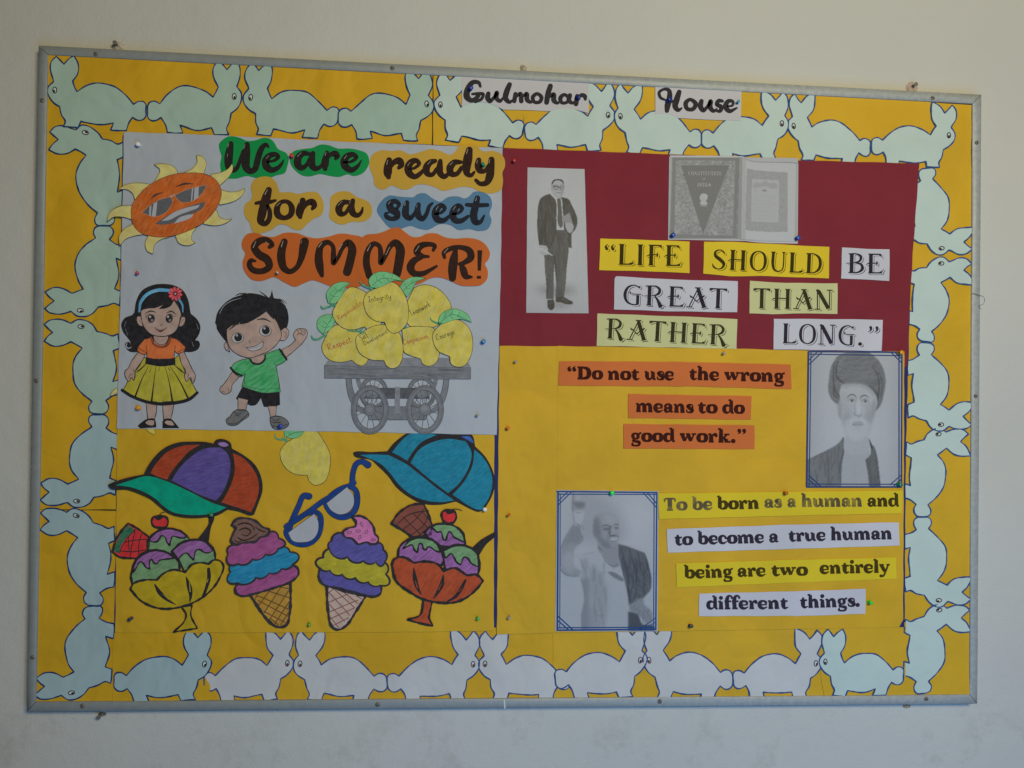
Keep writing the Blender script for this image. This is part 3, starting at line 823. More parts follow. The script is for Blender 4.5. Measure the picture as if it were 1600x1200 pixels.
for d in ('303,322! 275,322 270,360 288,392 318,402!', '608,330! 642,325 648,355 625,397 598,402!'):
    part(g, 'ear', S4, d, SKIN, .5, .8)
g.poly('fringe', S4.loop('298,290! 285,210 340,150 440,125 540,130 610,170 640,230 640,310! 610,280 590,230 560,195! 540,235 500,258 440,265! 475,232! 420,255 350,262 310,275'), HAIR, .78, .1)
g.ink('headband', S4.lines('290,285,14 300,215,22 345,155,26 430,118,27 530,120,24; 600,190,16 625,230,15 630,288,8'), BLUEC, .95)
g.ink('headband_shine', S4.lines('318,200,4 360,150,5 430,122,5'), ink('pale_blue_ink', (120, 165, 185)), 1.0)
fl = g.poly('hair_flower', S4.loop_pts(ell(572, 145, 16, 16, 10), [0]*10), ink('flower_dark', (90, 20, 32)), 1.1)
PINK = ink('flower_pink', (186, 78, 86), .6, .3)
for k in range(10):
    a = k*36 + 10; cx, cy = 572 + 36*math.cos(math.radians(a)), 145 + 36*math.sin(math.radians(a))
    p = S4.loop_pts(ell(cx, cy, 21, 12, 9, a), [0]*9, 1.0); g.poly('petal', p, PINK, 1.0 + .02*k, parent=fl); g.outline('petal_line', p, .4, ink('flower_dark', (90, 20, 32)), 1.22, parent=fl)
g.poly('flower_eye', S4.loop_pts(ell(572, 145, 8, 8, 8), [0]*8), PWHITE, 1.3, parent=fl)
for cx in (383, 523):
    e = g.poly('eye', S4.loop_pts(ell(cx, 340, 28, 33, 16), [0]*16), ink('eye_dark', (40, 38, 40)), .78, parent=fc)
    g.poly('eye_shine', S4.loop_pts(ell(cx-9, 325, 9, 10, 10), [0]*10), PWHITE, .86, parent=fc)
    g.poly('eye_white', S4.loop_pts(ell(cx+6, 353, 12, 12, 10), [0]*10), ink('eye_grey', (110, 100, 98)), .82, parent=fc)
g.ink('face_lines', S4.lines('335,300,4 378,281,11 420,290,4; 502,297,4 540,282,11 575,306,4; 345,325,4 365,308,6 400,312,4; 505,312,4 535,305,6 560,325,4; 345,325,3 335,312,2; 350,335,3 338,330,2; 562,325,3 580,315,2; 452,388,4 465,392,5 473,383,4; 460,375,2 466,382,2; 408,408,3 430,425,6 455,430,6 485,424,6 505,408,3; 438,438,4 458,443,6 475,436,4; 355,372,3 367,376,3; 540,378,3 552,380,3; 288,345,3 300,370,3; 632,345,3 618,370,3'), PEN, .9, parent=fc)
g.ink('lips', S4.lines('432,430,4 458,436,9 482,430,4'), ink('lip_red', (140, 70, 66)), .84, parent=fc)

# ------------------------------------------------------------------ the boy
b = Thing('boy_drawing', 'coloured drawing of a boy in green shirt and black shorts waving his fist', 'paper boy', (410, 565), 6.0)
SHIRT = crayon('crayon_green', (.06, .44, .14), .2 + .6, 35, (110, 165, 130), 34); SHOE = crayon('pencil_grey_shoe', (88, 88, 88), .5, 60, (130, 130, 132), 90)
part(b, 'hair', S4, '880,375! 900,290 960,215 1020,175! 1100,150! 1150,140 1230,150! 1300,178! 1318,150 1325,118! 1338,178! 1400,195 1445,270! 1455,340 1440,410 1400,455! 1300,500 1100,520 985,540! 930,475 895,420 888,385', HAIR, 0, 0, thick=.2)
b.ink('hair_wisp', S4.lines('1040,160,3 1065,148,8 1120,143,10; 1228,126,3 1262,150,8 1300,182,8; 1325,120,3 1322,150,10 1318,180,12; 1378,182,2 1420,200,3 1440,225,2; 895,345,2 925,270,3 985,205,4 1080,172,3'), HAIR, .1)
b.ink('hair_gap', S4.lines('915,300,3 950,240,4 1010,200,4 1085,178,2; 1395,205,3 1430,235,3'), WHITE, .16)
part(b, 'shorts', S4, '1095,870! 1240,915 1385,900! 1388,1012! 1340,1028 1262,1028! 1238,960! 1200,1012 1160,1020! 1043,965!', HAIR, .25, 0)
for d in ('1060,955! 1140,975! 1120,1055! 1060,1052!', '1295,1022! 1360,1022! 1355,1105! 1315,1108!'):
    part(b, 'leg', S4, d, SKIN, .34, .7)
for d in ('1022,1068! 1055,1050 1130,1060 1145,1095 1100,1132 1040,1172 980,1165 968,1130 1000,1100', '1310,1112! 1370,1100 1440,1130 1457,1165 1420,1198 1340,1198 1316,1160'):
    s_ = part(b, 'shoe', S4, d, SHOE, .45, .8)
b.ink('shoe_lace', S4.lines('1030,1070,6 1060,1085,6 1090,1075,6; 1035,1090,6 1070,1100,6; 1060,1052,8 1090,1060,8 1122,1054,8; 985,1160,6 1040,1160,6 1110,1110,6 1138,1085,6; 1325,1120,5 1350,1135,5 1385,1120,5; 1318,1112,7 1345,1100,7 1380,1105,5; 1330,1150,6 1390,1150,6; 1335,1180,6 1400,1180,6 1445,1165,6'), PEN, .6)
for d in ('1402,582! 1470,545 1510,505! 1492,470 1518,425 1555,418 1592,425 1602,460 1572,520 1500,590 1432,645!', '1015,755! 1068,795! 1012,860! 1005,905 960,930 920,905 920,880 950,850'):
    part(b, 'arm', S4, d, SKIN, .34, .75)
b.ink('finger_line', S4.lines('1518,430,3 1535,450,3 1525,465,3; 1545,422,3 1560,445,3 1548,465,3; 1575,428,3 1585,450,3 1572,468,3; 1520,468,4 1545,455,4 1570,470,4; 935,905,3 960,915,3; 985,905,3 990,885,3'), PEN, .5)
part(b, 'neck', S4, '1165,632! 1262,612! 1268,660 1215,690 1168,670', SKIN, .5, .6)
part(b, 'shirt', S4, '1148,650! 1178,688 1230,693 1272,652 1272,618! 1330,595 1388,575! 1445,652! 1420,680 1358,708! 1375,800 1392,912! 1260,920 1090,870! 1118,770! 1080,795 1005,735! 1020,700 1080,665', SHIRT, .6, .7)
b.ink('shirt_trim', S4.lines('1150,655,12 1180,688,15 1230,692,15 1270,655,15 1273,625,10; 1385,578,14 1410,618,17 1440,660,14; 1002,722,14 1040,762,17 1090,785,14'), HAIR, .76)
b.ink('shirt_fold', S4.lines('1118,770,3 1108,800,3 1115,850,3; 1358,708,3 1340,680,2; 1100,862,3 1240,890,3 1388,880,3; 1358,708,3 1362,740,3'), PEN, .76)
bf = part(b, 'face', S4, '972,425! 1010,392 1060,368 1150,360 1220,325 1280,282! 1340,330 1380,400 1400,470 1370,530 1320,580 1240,620 1150,645 1060,620 1000,570 975,500', SKIN, .85, .8)
part(b, 'ear', S4, '1395,432! 1430,410 1458,440 1450,480 1415,512 1388,508!', SKIN, .7, .7); part(b, 'ear', S4, '968,520! 952,545 965,580 998,600!', SKIN, .7, .7)
b.poly('fringe', S4.loop('960,470! 975,420! 1010,395 1062,388! 1080,360! 1070,385! 1130,375 1200,335 1278,282! 1320,330! 1345,350! 1300,200 1150,180 1000,250 930,380'), HAIR, 1.0, .1)
for cx, cy in ((1060, 488), (1276, 433)):
    e = b.poly('eye', S4.loop_pts(ell(cx-2, cy+2, 46, 40, 18), [0]*18), paper('eye_white2', (.62, .60, .62), .6, .2), 1.0, parent=bf)
    b.outline('eye_rim', S4.loop_pts(ell(cx-2, cy+2, 46, 40, 18), [0]*18), .8, PEN, 1.08, parent=bf)
    b.poly('pupil', S4.loop_pts(ell(cx+2, cy-2, 31, 32, 16), [0]*16), ink('eye_dark', (40, 38, 40)), 1.1, parent=bf)
    b.poly('eye_shine', S4.loop_pts(ell(cx-8, cy-17, 9, 9, 10), [0]*10), PWHITE, 1.2, parent=bf)
mo = b.poly('mouth', S4.loop('1128,566! 1190,555 1257,518! 1252,560 1205,588 1150,588'), paper('eye_white2', (.62, .60, .62), .6, .2), 1.0, parent=bf)
b.outline('mouth_line', S4.loop('1128,566! 1190,555 1257,518! 1252,560 1205,588 1150,588'), .9, PEN, 1.1, parent=bf)
b.ink('face_lines', S4.lines('990,428,5 1025,400,13 1068,372,6; 1210,348,6 1260,342,13 1318,365,5; 1145,508,3 1155,520,4 1147,528,3; 1140,575,2 1200,565,2 1250,545,2; 1122,560,3 1130,572,3; 1252,512,3 1260,525,3; 1415,440,3 1440,455,3 1425,485,3'), PEN, 1.1, parent=bf)

# ------------------------------------------------------------------ the cart
CART = crayon('cart_grey', (.215, .225, .25), .45, 8, (130, 132, 138), 120); CARTL = crayon('cart_light_grey', (.27, .28, .31), .4, 8, (142, 144, 150), 120); CARTD = ink('cart_dark', (.125, .13, .145), .6)
cart = Thing('cart_drawing', 'grey printed drawing of a four-wheeled wooden handcart under the mangoes', 'paper cart', (622, 610), 5.5)
c = cart
def wheel(cx, cy, rx, ry, w, lift, rot0=0, a0=0, a1=360, hub=True):
    full = (a1 - a0) >= 360
    n = 44
    pts = [[S5.ox + (cx + (rx)*math.cos(math.radians(a0 + (a1-a0)*i/n)))/S5.k, S5.oy + (cy + ry*math.sin(math.radians(a0 + (a1-a0)*i/n)))/S5.k, w/S5.k] for i in range(n if full else n+1)]
    o = c.ink('wheel', [(pts, full)], CART, lift, caps=False)
    inn = [[S5.ox + (cx + (rx-w*.5)*math.cos(math.radians(a0 + (a1-a0)*i/n)))/S5.k, S5.oy + (cy + (ry-w*.5)*math.sin(math.radians(a0 + (a1-a0)*i/n)))/S5.k, .9] for i in range(n if full else n+1)]
    c.ink('rim_line', [(inn, full)], CARTD, lift+.06, parent=o, caps=False)
    out = [[S5.ox + (cx + (rx+w*.48)*math.cos(math.radians(a0 + (a1-a0)*i/n)))/S5.k, S5.oy + (cy + (ry+w*.48)*math.sin(math.radians(a0 + (a1-a0)*i/n)))/S5.k, .7] for i in range(n if full else n+1)]
    c.ink('tyre_line', [(out, full)], CARTD, lift+.07, parent=o, caps=False)
    for q_ in (.22, -.2):
        mid = [[S5.ox + (cx + (rx+w*q_)*math.cos(math.radians(a0 + (a1-a0)*i/n)))/S5.k, S5.oy + (cy + (ry+w*q_)*math.sin(math.radians(a0 + (a1-a0)*i/n)))/S5.k, .55] for i in range(n if full else n+1)]
        c.ink('groove_line', [(mid, full)], CARTD if q_ > 0 else CARTL, lift+.08, parent=o, caps=False)
    ls = []
    for k in range(12):
        a = math.radians(k*30 + rot0)
        if not full and not (a0 <= (k*30+rot0) % 360 <= a1): continue
        ls.append((catmull([[S5.ox + (cx+20*math.cos(a))/S5.k, S5.oy + (cy+20*math.sin(a))/S5.k, .85], [S5.ox + (cx+(rx-w*.3)*math.cos(a))/S5.k, S5.oy + (cy+(ry-w*.3)*math.sin(a))/S5.k, .7]], [0, 0], False, 4), False))
    c.ink('spokes', ls, CARTD, lift-.02, parent=o)
    if hub:
        h = c.poly('hub', S5.loop_pts(ell(cx, cy, 40, 42, 18), [0]*18), CART, lift+.12, parent=o)
        c.ink('hub_ring', [([p + [.8] for p in S5.loop_pts(ell(cx, cy, 38, 40, 18), [0]*18)], True)], CARTD, lift+.18, parent=h)
        c.poly('hub_cap', S5.loop_pts(ell(cx-4, cy-5, 20, 22, 14), [0]*14), CARTL, lift+.2, parent=o)
wheel(531, 872, 84, 98, 26, .10, 8); wheel(852, 872, 84, 98, 26, .10, 8)
c.poly('rear_axle', straight('470,840 905,840 905,912 470,912', 1, 460, 410, 4.286), CARTD, .2)
c.ink('leg_frame', S5.lines('364,775,42! 372,850,38 398,925,36 440,985,34 520,1012,30; 1020,775,38! 1008,850,38 985,925,36 940,985,34 860,1012,30; 425,775,30! 440,830,28 480,880,26 540,895,24; 950,775,30! 935,830,28 895,880,26 845,895,24'), CART, .3)
c.ink('frame_line', S5.lines('345,780,4 352,850,4 376,930,4 425,1000,4; 380,780,4 392,850,4 418,920,4; 1036,780,4 1028,850,4 1004,930,4 955,1000,4; 1000,780,4 990,850,4 965,920,4'), CARTD, .4)
c.poly('front_axle', straight('500,965 880,965 900,1010 880,1055 500,1055 480,1010', 1, 460, 410, 4.286), CART, .42)
c.ink('axle_line', S5.lines('500,966,4! 880,966,4!; 500,1054,5! 880,1054,5!; 470,842,4! 905,842,4!; 470,911,4! 905,911,4!'), CARTD, .5)
wheel(506, 986, 109, 146, 36, .62, 12); wheel(874, 986, 109, 146, 36, .62, 12)
c.poly('centre_post', straight('674,835 708,835 706,1010 672,1010', 1, 460, 410, 4.286), CARTL, .95)
c.poly('tabletop', straight('240,640 200,692 1182,705 1150,640', 1, 460, 410, 4.286), CARTL, 1.0)
tb = c.poly('front_board', S5.loop('202,690! 700,698! 1182,706! 1181,782! 700,780! 203,776!'), crayon('cart_board_grey', (.225, .235, .26), .4, 8, (130, 132, 138), 120), 1.1, .12)
rr = random.Random(5); ls = []
for k in range(26):
    y = rr.uniform(698, 772); x0 = rr.uniform(205, 1000); x1 = x0 + rr.uniform(60, 260)
    ls.append('%g,%g,%g %g,%g,%g %g,%g,%g' % (x0, y, 1.2, (x0+x1)/2, y + rr.uniform(-4, 4) + 2, 2.6, min(1178, x1), y + 4, 1.2))
c.ink('wood_grain', S5.lines(';'.join(ls), 3), CARTD, 1.2, parent=tb)
c.outline('board_edge', S5.loop('202,690! 700,698! 1182,706! 1181,782! 700,780! 203,776!'), .5, CARTD, 1.25, parent=tb)

# ------------------------------------------------------------------ handwriting
HW = {  # thin pen letters: x advance, strokes of x,y (y up, small letters about .5 high)
 'R': (.6, '0,0 .05,1|0,.95 .35,1 .45,.8 .3,.58 .05,.5 .5,0'), 'I': (.45, '0,1 .4,1|.2,1 .2,0|0,0 .4,0'), 'T': (.55, '0,.95 .5,1|.25,.95 .22,0'), 'C': (.6, '.5,.85 .3,1 .05,.7 .03,.3 .2,0 .5,.12'), 'S': (.5, '.42,.9 .2,1 .05,.8 .3,.5 .38,.2 .2,0 0,.15'), 'D': (.6, '.05,1 .05,0|0,1 .4,.85 .5,.5 .35,.1 0,0'),
 'a': (.45, '.35,.45 .15,.5 .03,.25 .15,.02 .35,.2 .35,.5 .36,.1 .45,0'), 'b': (.42, '.03,1 .03,0 .25,0 .35,.25 .2,.48 .03,.35'), 'c': (.4, '.35,.42 .18,.5 .03,.25 .15,0 .38,.08'), 'd': (.45, '.35,.45 .15,.5 .03,.25 .15,.02 .35,.2|.37,1 .35,.1 .45,0'), 'e': (.4, '.03,.25 .33,.3 .2,.5 .03,.3 .12,.02 .38,.08'),
 'f': (.32, '.32,.95 .18,1 .12,.7 .1,-.3|0,.5 .28,.5'), 'g': (.45, '.35,.45 .15,.5 .03,.25 .15,.02 .35,.2|.37,.5 .35,-.3 .15,-.42 0,-.25'), 'i': (.22, '.08,.5 .08,.05 .2,0|.08,.7 .1,.75'), 'k': (.42, '.05,1 .05,0|.33,.5 .07,.22 .38,0'), 'l': (.22, '.08,1 .08,.05 .2,0'), 'm': (.66, '.03,.5 .03,0|.03,.35 .18,.5 .28,.35 .28,0|.28,.35 .43,.5 .53,.35 .55,.03 .64,0'),
 'n': (.45, '.03,.5 .03,0|.03,.35 .2,.5 .33,.35 .34,.03 .43,0'), 'o': (.42, '.2,.5 .03,.25 .18,0 .36,.25 .2,.5'), 'p': (.43, '.03,.5 .03,-.4|.03,.4 .22,.5 .36,.25 .2,0 .03,.12'), 'r': (.34, '.03,.5 .05,0|.05,.3 .18,.48 .32,.45'), 's': (.35, '.3,.42 .15,.5 .05,.38 .28,.18 .18,0 0,.06'), 't': (.3, '.12,.85 .12,.08 .28,0|0,.55 .28,.58'),
 'u': (.45, '.03,.5 .04,.1 .2,0 .33,.2 .34,.5 .35,.08 .44,0'), 'v': (.4, '.02,.5 .17,0 .35,.5'), 'w': (.58, '.02,.5 .12,0 .27,.4 .4,0 .53,.5'), 'y': (.43, '.03,.5 .05,.15 .2,.05 .34,.25|.37,.5 .3,-.3 .12,-.42 0,-.25')}
def hand(t, name, sk, text, x0, y0, x1, y1, h, mat, lift, w=3.2, parent=None):
    adv = sum(HW[ch][0] + .1 for ch in text) ; L = math.hypot(x1-x0, y1-y0); ux, uy = (x1-x0)/L, (y1-y0)/L; sx = L/adv; pos = 0; ls = []
    for ch in text:
        a, st = HW[ch]
        for s_ in st.split('|'):
            pp = []
            for q in s_.split():
                gx, gy = map(float, q.split(','))
                X = (pos + gx) * sx; Y = gy * h
                pp.append([sk.ox + (x0 + ux*X + uy*Y)/sk.k, sk.oy + (y0 + uy*X - ux*Y)/sk.k, w/sk.k])
            ls.append((catmull(pp, [0]*len(pp), False, .8), False))
        pos += a + .1
    return t.ink(name, ls, mat, lift, parent=parent, stagger=0.004)

# ------------------------------------------------------------------ mangoes
MANGO = crayon('mango_yellow', (.76, .62, .09), .62, 72, (172, 168, 128), 34); LEAF = crayon('leaf_green', (96, 160, 108), .5, 30, (140, 172, 150), 60)
STEMG = ink('stem_green', (70, 130, 100)); VEIN = ink('leaf_vein', (40, 92, 62)); REDP = ink('red_pen', (150, 70, 52)); BLKP = ink('black_pen', (56, 56, 50))
GM = 'paper mangoes with good qualities written on them'
def mango(label, sk, body, z, words=(), leaf=None, stem=None, veins=None, tilt=(0, 0), group=GM):
    p = sk.loop(body, 1.2)
    t = Thing('paper_mango', label, 'paper mango', cen(p), z, group, tilt, lambda x, y: .25 + .012*((x-p[0][0])*.4))
    t.bend = None
    o = t.poly('mango_body', p, MANGO, 0, .25); t.outline('outline', p, .8, PEN, .1, parent=o)
    if leaf:
        q = sk.loop(leaf, 1.0); l_ = t.poly('leaf', q, LEAF, .3, .15); t.outline('leaf_outline', q, .6, VEIN, .4, parent=l_)
        if veins: t.ink('vein', sk.lines(veins), VEIN, .4, parent=l_)
    if stem: t.ink('stem', sk.lines(stem), STEMG, .3); 
    for w_ in words: hand(t, 'handwriting', sk, *w_[:7], .16, *(w_[7:] or ()))
    return t
mango('yellow paper mango with Teamwork written in black, at the right of the upper row', S5, '740,330! 755,270 800,170! 860,150 940,165 1010,220 1050,300 1020,360 960,420 880,447 800,440 755,405', 7.0, [('Teamwork', 782, 362, 918, 290, 40, BLKP)])
mango('yellow paper mango with Respect written in red, lower left on the cart', S5, '200,520! 185,560 195,610 240,655 310,668 385,655! 415,680 450,692 485,670 500,620 500,560 440,470 350,430 280,420 230,460', 7.1, [('Respect', 232, 590, 388, 530, 42, REDP, 4)],
      '190,480! 155,440 160,380 210,350 262,352! 270,400 240,450', '115,493,8 125,512,12 155,515,13 200,492,12; 190,480,8 215,492,10', '195,475,3 215,430,3 258,358,3; 210,440,3 180,425,2; 220,415,3 190,390,2; 215,435,3 245,425,2; 228,400,3 252,392,2')
mango('yellow paper mango with Responsibility written in red, half under the Integrity mango', S5, '275,290! 255,340 280,400 340,445 400,450 470,430! 500,460 530,467 575,430 580,380 520,240 460,190 380,165 330,200', 7.9, [('Responsibility', 300, 385, 470, 270, 30, REDP, 3)],
      '225,270! 215,210 260,150 330,130 375,140! 340,170 320,220 270,275', '178,293,8 190,308,12 220,300,13 270,285,12; 240,275,8 275,292,8', '235,265,3 280,205,3 360,142,3; 262,230,3 235,205,2; 290,195,3 265,165,2; 265,228,3 300,225,2; 295,190,3 325,185,2')
mango('yellow paper mango with Compassion written in red, low in the middle right', S5, '720,450! 728,520 735,600 780,625 845,645! 860,680 900,695 945,675 970,620 960,520 930,440 860,430 780,430', 7.4, [('Compassion', 735, 552, 900, 505, 36, REDP, 3.2)], None, '725,425,8 745,440,10 750,425,6')
mango('yellow paper mango with Self Development written in black, lower middle', S5, '445,475! 415,500 415,560 440,610 510,650 600,658! 620,695 660,710 700,690 725,630 725,540 700,470 620,420 520,430', 8.3, [('Self', 452, 525, 498, 492, 34, BLKP), ('Development', 472, 556, 628, 470, 26, BLKP, 2.8)],
      None, '360,455,7 400,460,10 440,462,12 470,470,8; 430,462,6 460,440,8; 440,470,6 455,482,6')
mango('yellow paper mango with Integrity written in black, topmost in the middle of the pile', S5, '515,185! 475,220 465,280 490,350 540,390 605,402! 625,450 665,475 720,450 755,400 765,310 740,220 690,150 640,130 570,165', 9.0, [('Integrity', 498, 266, 652, 240, 36, BLKP)],
      '510,165! 498,120 535,75 580,62 640,70 690,92 730,127! 670,122 600,155 550,172', '438,128,6 455,150,9 485,165,12 520,175,13; 495,160,8 520,190,8', '520,155,3 580,110,3 720,122,3; 555,125,3 545,85,2; 600,103,3 600,72,2; 650,103,3 660,85,2; 565,118,3 590,145,2; 615,105,3 640,130,2')
mango('yellow paper mango with Courage written in black, lower right on the cart', S5, '975,420! 930,470 930,530 960,590 1040,630! 1050,680 1090,700 1140,690 1180,630 1195,550 1180,460 1130,400 1070,380 1010,400', 8.4, [('Courage', 955, 522, 1078, 478, 40, BLKP)],
      '960,410! 980,350 1040,315 1110,320 1160,350 1187,402! 1120,380 1060,388 1000,408', '910,370,5 918,385,8 945,402,12 985,412,12', '975,405,3 1050,350,3 1175,392,3; 1010,375,3 1010,335,2; 1050,350,3 1060,322,2; 1095,358,3 1110,330,2; 1040,355,3 1065,380,2; 1090,358,3 1120,375,2')
tl = Thing('paper_leaf', 'green paper leaf between the Integrity and Teamwork mangoes', 'paper leaf', (640, 445), 8.2)
q = S5.loop('705,165! 740,120 800,98 882,105! 820,130 790,180 755,232! 730,200'); l_ = tl.poly('leaf_blade', q, LEAF, .3, .2); tl.outline('leaf_outline', q, .6, VEIN, .4, parent=l_)
tl.ink('vein', S5.lines('720,200,3 770,150,3 875,106,3; 750,175,3 740,140,2; 785,142,3 790,110,2; 755,172,3 780,180,2'), VEIN, .42, parent=l_)
mango('pale yellow paper mango without writing, hanging below the white sheet', U1, '190,125! 155,170 155,230 190,290 250,325 320,330! 335,370 375,393 430,370 460,290 462,200 420,110 370,50 295,45! 240,95', 4.2, (),
      '178,90! 180,50 230,40 300,48! 290,75 240,100', '118,78,6 122,95,9 150,108,11 190,105,12; 165,95,8 190,120,10; 175,105,6 200,118,6', '190,90,3 240,65,3 295,58,3; 215,78,3 205,60,2', group='paper mangoes with good qualities written on them')
st = Thing('paper_stalk', 'tip of a yellow paper stalk poking out below the white sheet by the girl', 'paper stalk', (239, 675), 4.4)
p = S6.loop('345,40! 350,62 375,82 405,98! 415,80 405,55 400,40!'); st.poly('stalk', p, crayon('stalk_yellow', (190, 160, 60), .2), 0, .2); st.outline('stalk_outline', p, .6, PEN, .1)
s2_ = Thing('paper_stalk', 'pale tip of a paper ray sticking out left of the white sheet beside the girl', 'paper stalk', (178, 615), 5.6)
p = Sk(40, 180, 2.609).loop('345,1145! 352,1128 372,1112! 374,1130 360,1140'); s2_.poly('stalk', p, SUNY, 0, .2); s2_.outline('stalk_outline', p, .5, PEN, .1)

# ------------------------------------------------------------------ caps
BOLD = ink('bold_black', (.042, .038, .04), .6)
CRED = crayon('felt_red', (.46, .062, .022), .25, 20, (190, 110, 80), 70); CPUR = crayon('felt_purple', (.125, .085, .33), .35, 15, (120, 110, 160), 50); CTEAL = crayon('felt_teal', (.004, .42, .26), .08, 0, (60, 150, 120)); CCYAN = crayon('felt_cyan', (.015, .25, .38), .3, 30, (80, 150, 180), 60)
cap = Thing('cap_cutout', 'paper cap with red and purple panels and a green peak', 'paper cap', (290, 745), 8.2, 'paper caps above the ice creams', (0, .4))
pts = S6.loop('45,485! 90,465 200,430 325,405! 350,350 420,255 500,190 600,155 700,150 800,152 865,165! 890,135 950,132 1000,160 1012,205! 1100,255 1190,330 1240,430 1250,530 1215,640 1185,720! 1160,727 1060,695 980,680! 900,725 800,742 700,747 600,737 510,707 440,652 380,602 300,562 200,527 60,512', 1.5)
cap.poly('paper', pts, BOLD, 0, .3)
for nm, d, m_ in (('left_panel', '375,395! 430,310 510,230 620,185 765,173! 680,225 600,310 545,380 505,447! 440,425', CRED), ('middle_panel', '540,455! 600,360 690,270 800,205 925,195! 980,250 1000,350 980,450 930,560 885,612! 760,565 650,510', CPUR),
                  ('right_panel', '1018,238! 1100,280 1180,370 1215,450 1220,540 1190,640 1160,702! 1100,680 930,625! 990,520 1030,400 1030,300', CRED), ('button', '903,165 950,155 985,177 960,190 920,182', crayon('felt_mauve', (130, 100, 150), .3)),
                  ('peak', '105,490! 230,450 340,420 420,430! 540,475 700,550 850,625 968,665! 880,705 780,722 650,720 550,700 480,655 420,600 330,545 220,505', CTEAL)):
    cap.poly(nm, S6.loop(d), m_, .15)
cap2 = Thing('cap_cutout', 'cyan paper cap with black seams, tucked under the white sheet', 'paper cap', (670, 740), 4.3, 'paper caps above the ice creams')
pts = U1.loop('605,190! 620,183 720,185 820,180! 860,130 920,80! 980,50 1150,30 1300,40 1355,85 1370,150! 1430,210 1475,290 1495,370 1475,460 1430,540! 1390,560 1370,555 1250,495! 1150,515 1040,508 940,458 870,398 830,342 760,272 720,237 615,212', 1.5)
cap2.poly('paper', pts, BOLD, 0, .3)
for nm, d, m_ in (('peak', '650,203! 740,200 830,205! 930,255 1030,330 1130,410 1240,488! 1150,498 1050,485 960,445 890,385 840,320 780,260', CCYAN), ('left_panel', '850,187! 900,125 950,80 1000,60 1130,78! 1040,120 990,170 945,240! 900,212', CCYAN),
                  ('middle_panel', '965,252! 1020,170 1100,125 1200,103 1312,118! 1347,190 1330,280 1270,380 1200,442! 1080,350', CCYAN), ('right_panel', '1365,168! 1420,220 1465,300 1478,370 1460,460 1410,547! 1370,540 1228,452! 1300,370 1352,270', CCYAN), ('button', '1285,88 1340,92 1360,130 1320,108', crayon('felt_blue', (40, 80, 150), .2))):
    cap2.poly(nm, U1.loop(d), m_, .15)

# ------------------------------------------------------------------ spectacles
FBLUE = crayon('felt_royal_blue', (.018, .062, .26), .15, 25, (60, 90, 150)); 
sp = Thing('paper_glasses', 'blue-rimmed paper spectacles with white lenses', 'paper glasses', (511, 786), 5.4)
def both(t, name, sk, txt, mat, w, lift):
    ls = sk.lines(txt)
    bk_ = [([[p[0], p[1], p[2] + w] for p in it[0]], it[1]) for it in ls]
    o = t.ink(name, ls, mat, lift, stagger=.005); t.ink('edge', bk_, BOLD, lift - .12, parent=o, stagger=.005)
both(sp, 'temple', U1, '205,670,34 232,600,32 268,520,30 300,458,32 332,462,38', FBLUE, 1.3, .2)
both(sp, 'temple', U1, '602,385,32 608,310,30 632,255,32 665,245,30 700,265,40', FBLUE, 1.3, .2)
both(sp, 'frame', U1, '190,650,30 260,605,30 330,558,30 430,485,30 520,440,30 612,378,30;@190,680,30 372,560,26 400,580,28 404,640,34 385,710,32 340,752,32 280,762,32 220,738,32;@436,500,24 575,398,24 620,420,30 634,480,32 615,555,32 570,588,32 520,590,32 465,558,30', FBLUE, 1.3, .3)
LENS = paper('lens_white', (.52, .53, .57), .7, .6)
for d in ('200,690! 280,630 365,570! 390,620 385,690 350,735 290,750 230,740', '440,505! 510,450 570,402! 610,460 610,520 570,565 520,575 470,550'):
    p = U1.loop(d); o = sp.poly('lens', p, LENS, .4, .1); sp.outline('lens_edge', p, .7, BOLD, .5, parent=o)

# ------------------------------------------------------------------ ice creams
FYEL = crayon('felt_yellow', (.60, .42, .02), .12, 15, (190, 170, 60)); FPURL = crayon('crayon_orchid', (.34, .13, .36), .5, 40, (175, 125, 180)); FGRN = crayon('crayon_sage', (.20, .37, .17), .45, 30, (140, 170, 130)); CHER = crayon('felt_cherry', (180, 40, 44), .25, 60, (200, 100, 90))
FPNK = crayon('felt_magenta', (.40, .09, .25), .35, 25, (180, 110, 165)); FSKY = crayon('felt_sky', (.02, .28, .50), .25, 20, (100, 165, 200)); FVIO = crayon('felt_violet', (.12, .11, .37), .35, 25, (120, 100, 175)); FBRN = crayon('felt_brown', (104, 76, 68), .35, 60, (130, 105, 95))
FYL2 = crayon('felt_lemon', (.55, .46, .035), .25, 10, (195, 180, 80)); FORG = crayon('felt_vermilion', (.52, .085, .03), .3, 55, (195, 105, 75)); FPK2 = crayon('crayon_pink', (170, 95, 140), .4, 20, (180, 135, 165)); WAF = crayon('wafer_pale', (168, 142, 128), .4, 30, (160, 150, 150)); WAFB = crayon('wafer_brown', (112, 62, 52), .25, 20, (130, 85, 72))
GI = 'paper ice creams below the caps'
def P_(t, name, sk, txt, mat, lift, w=1.1, parent=None, om=None):
    p = sk.loop(txt, 1.0); o = t.poly(name, p, mat, lift, .1, parent=parent)
    if w: t.outline('edge', p, w * 2.7, om or BOLD, lift + .1, parent=parent or o, seed=len(txt), jit=.35)
    return o
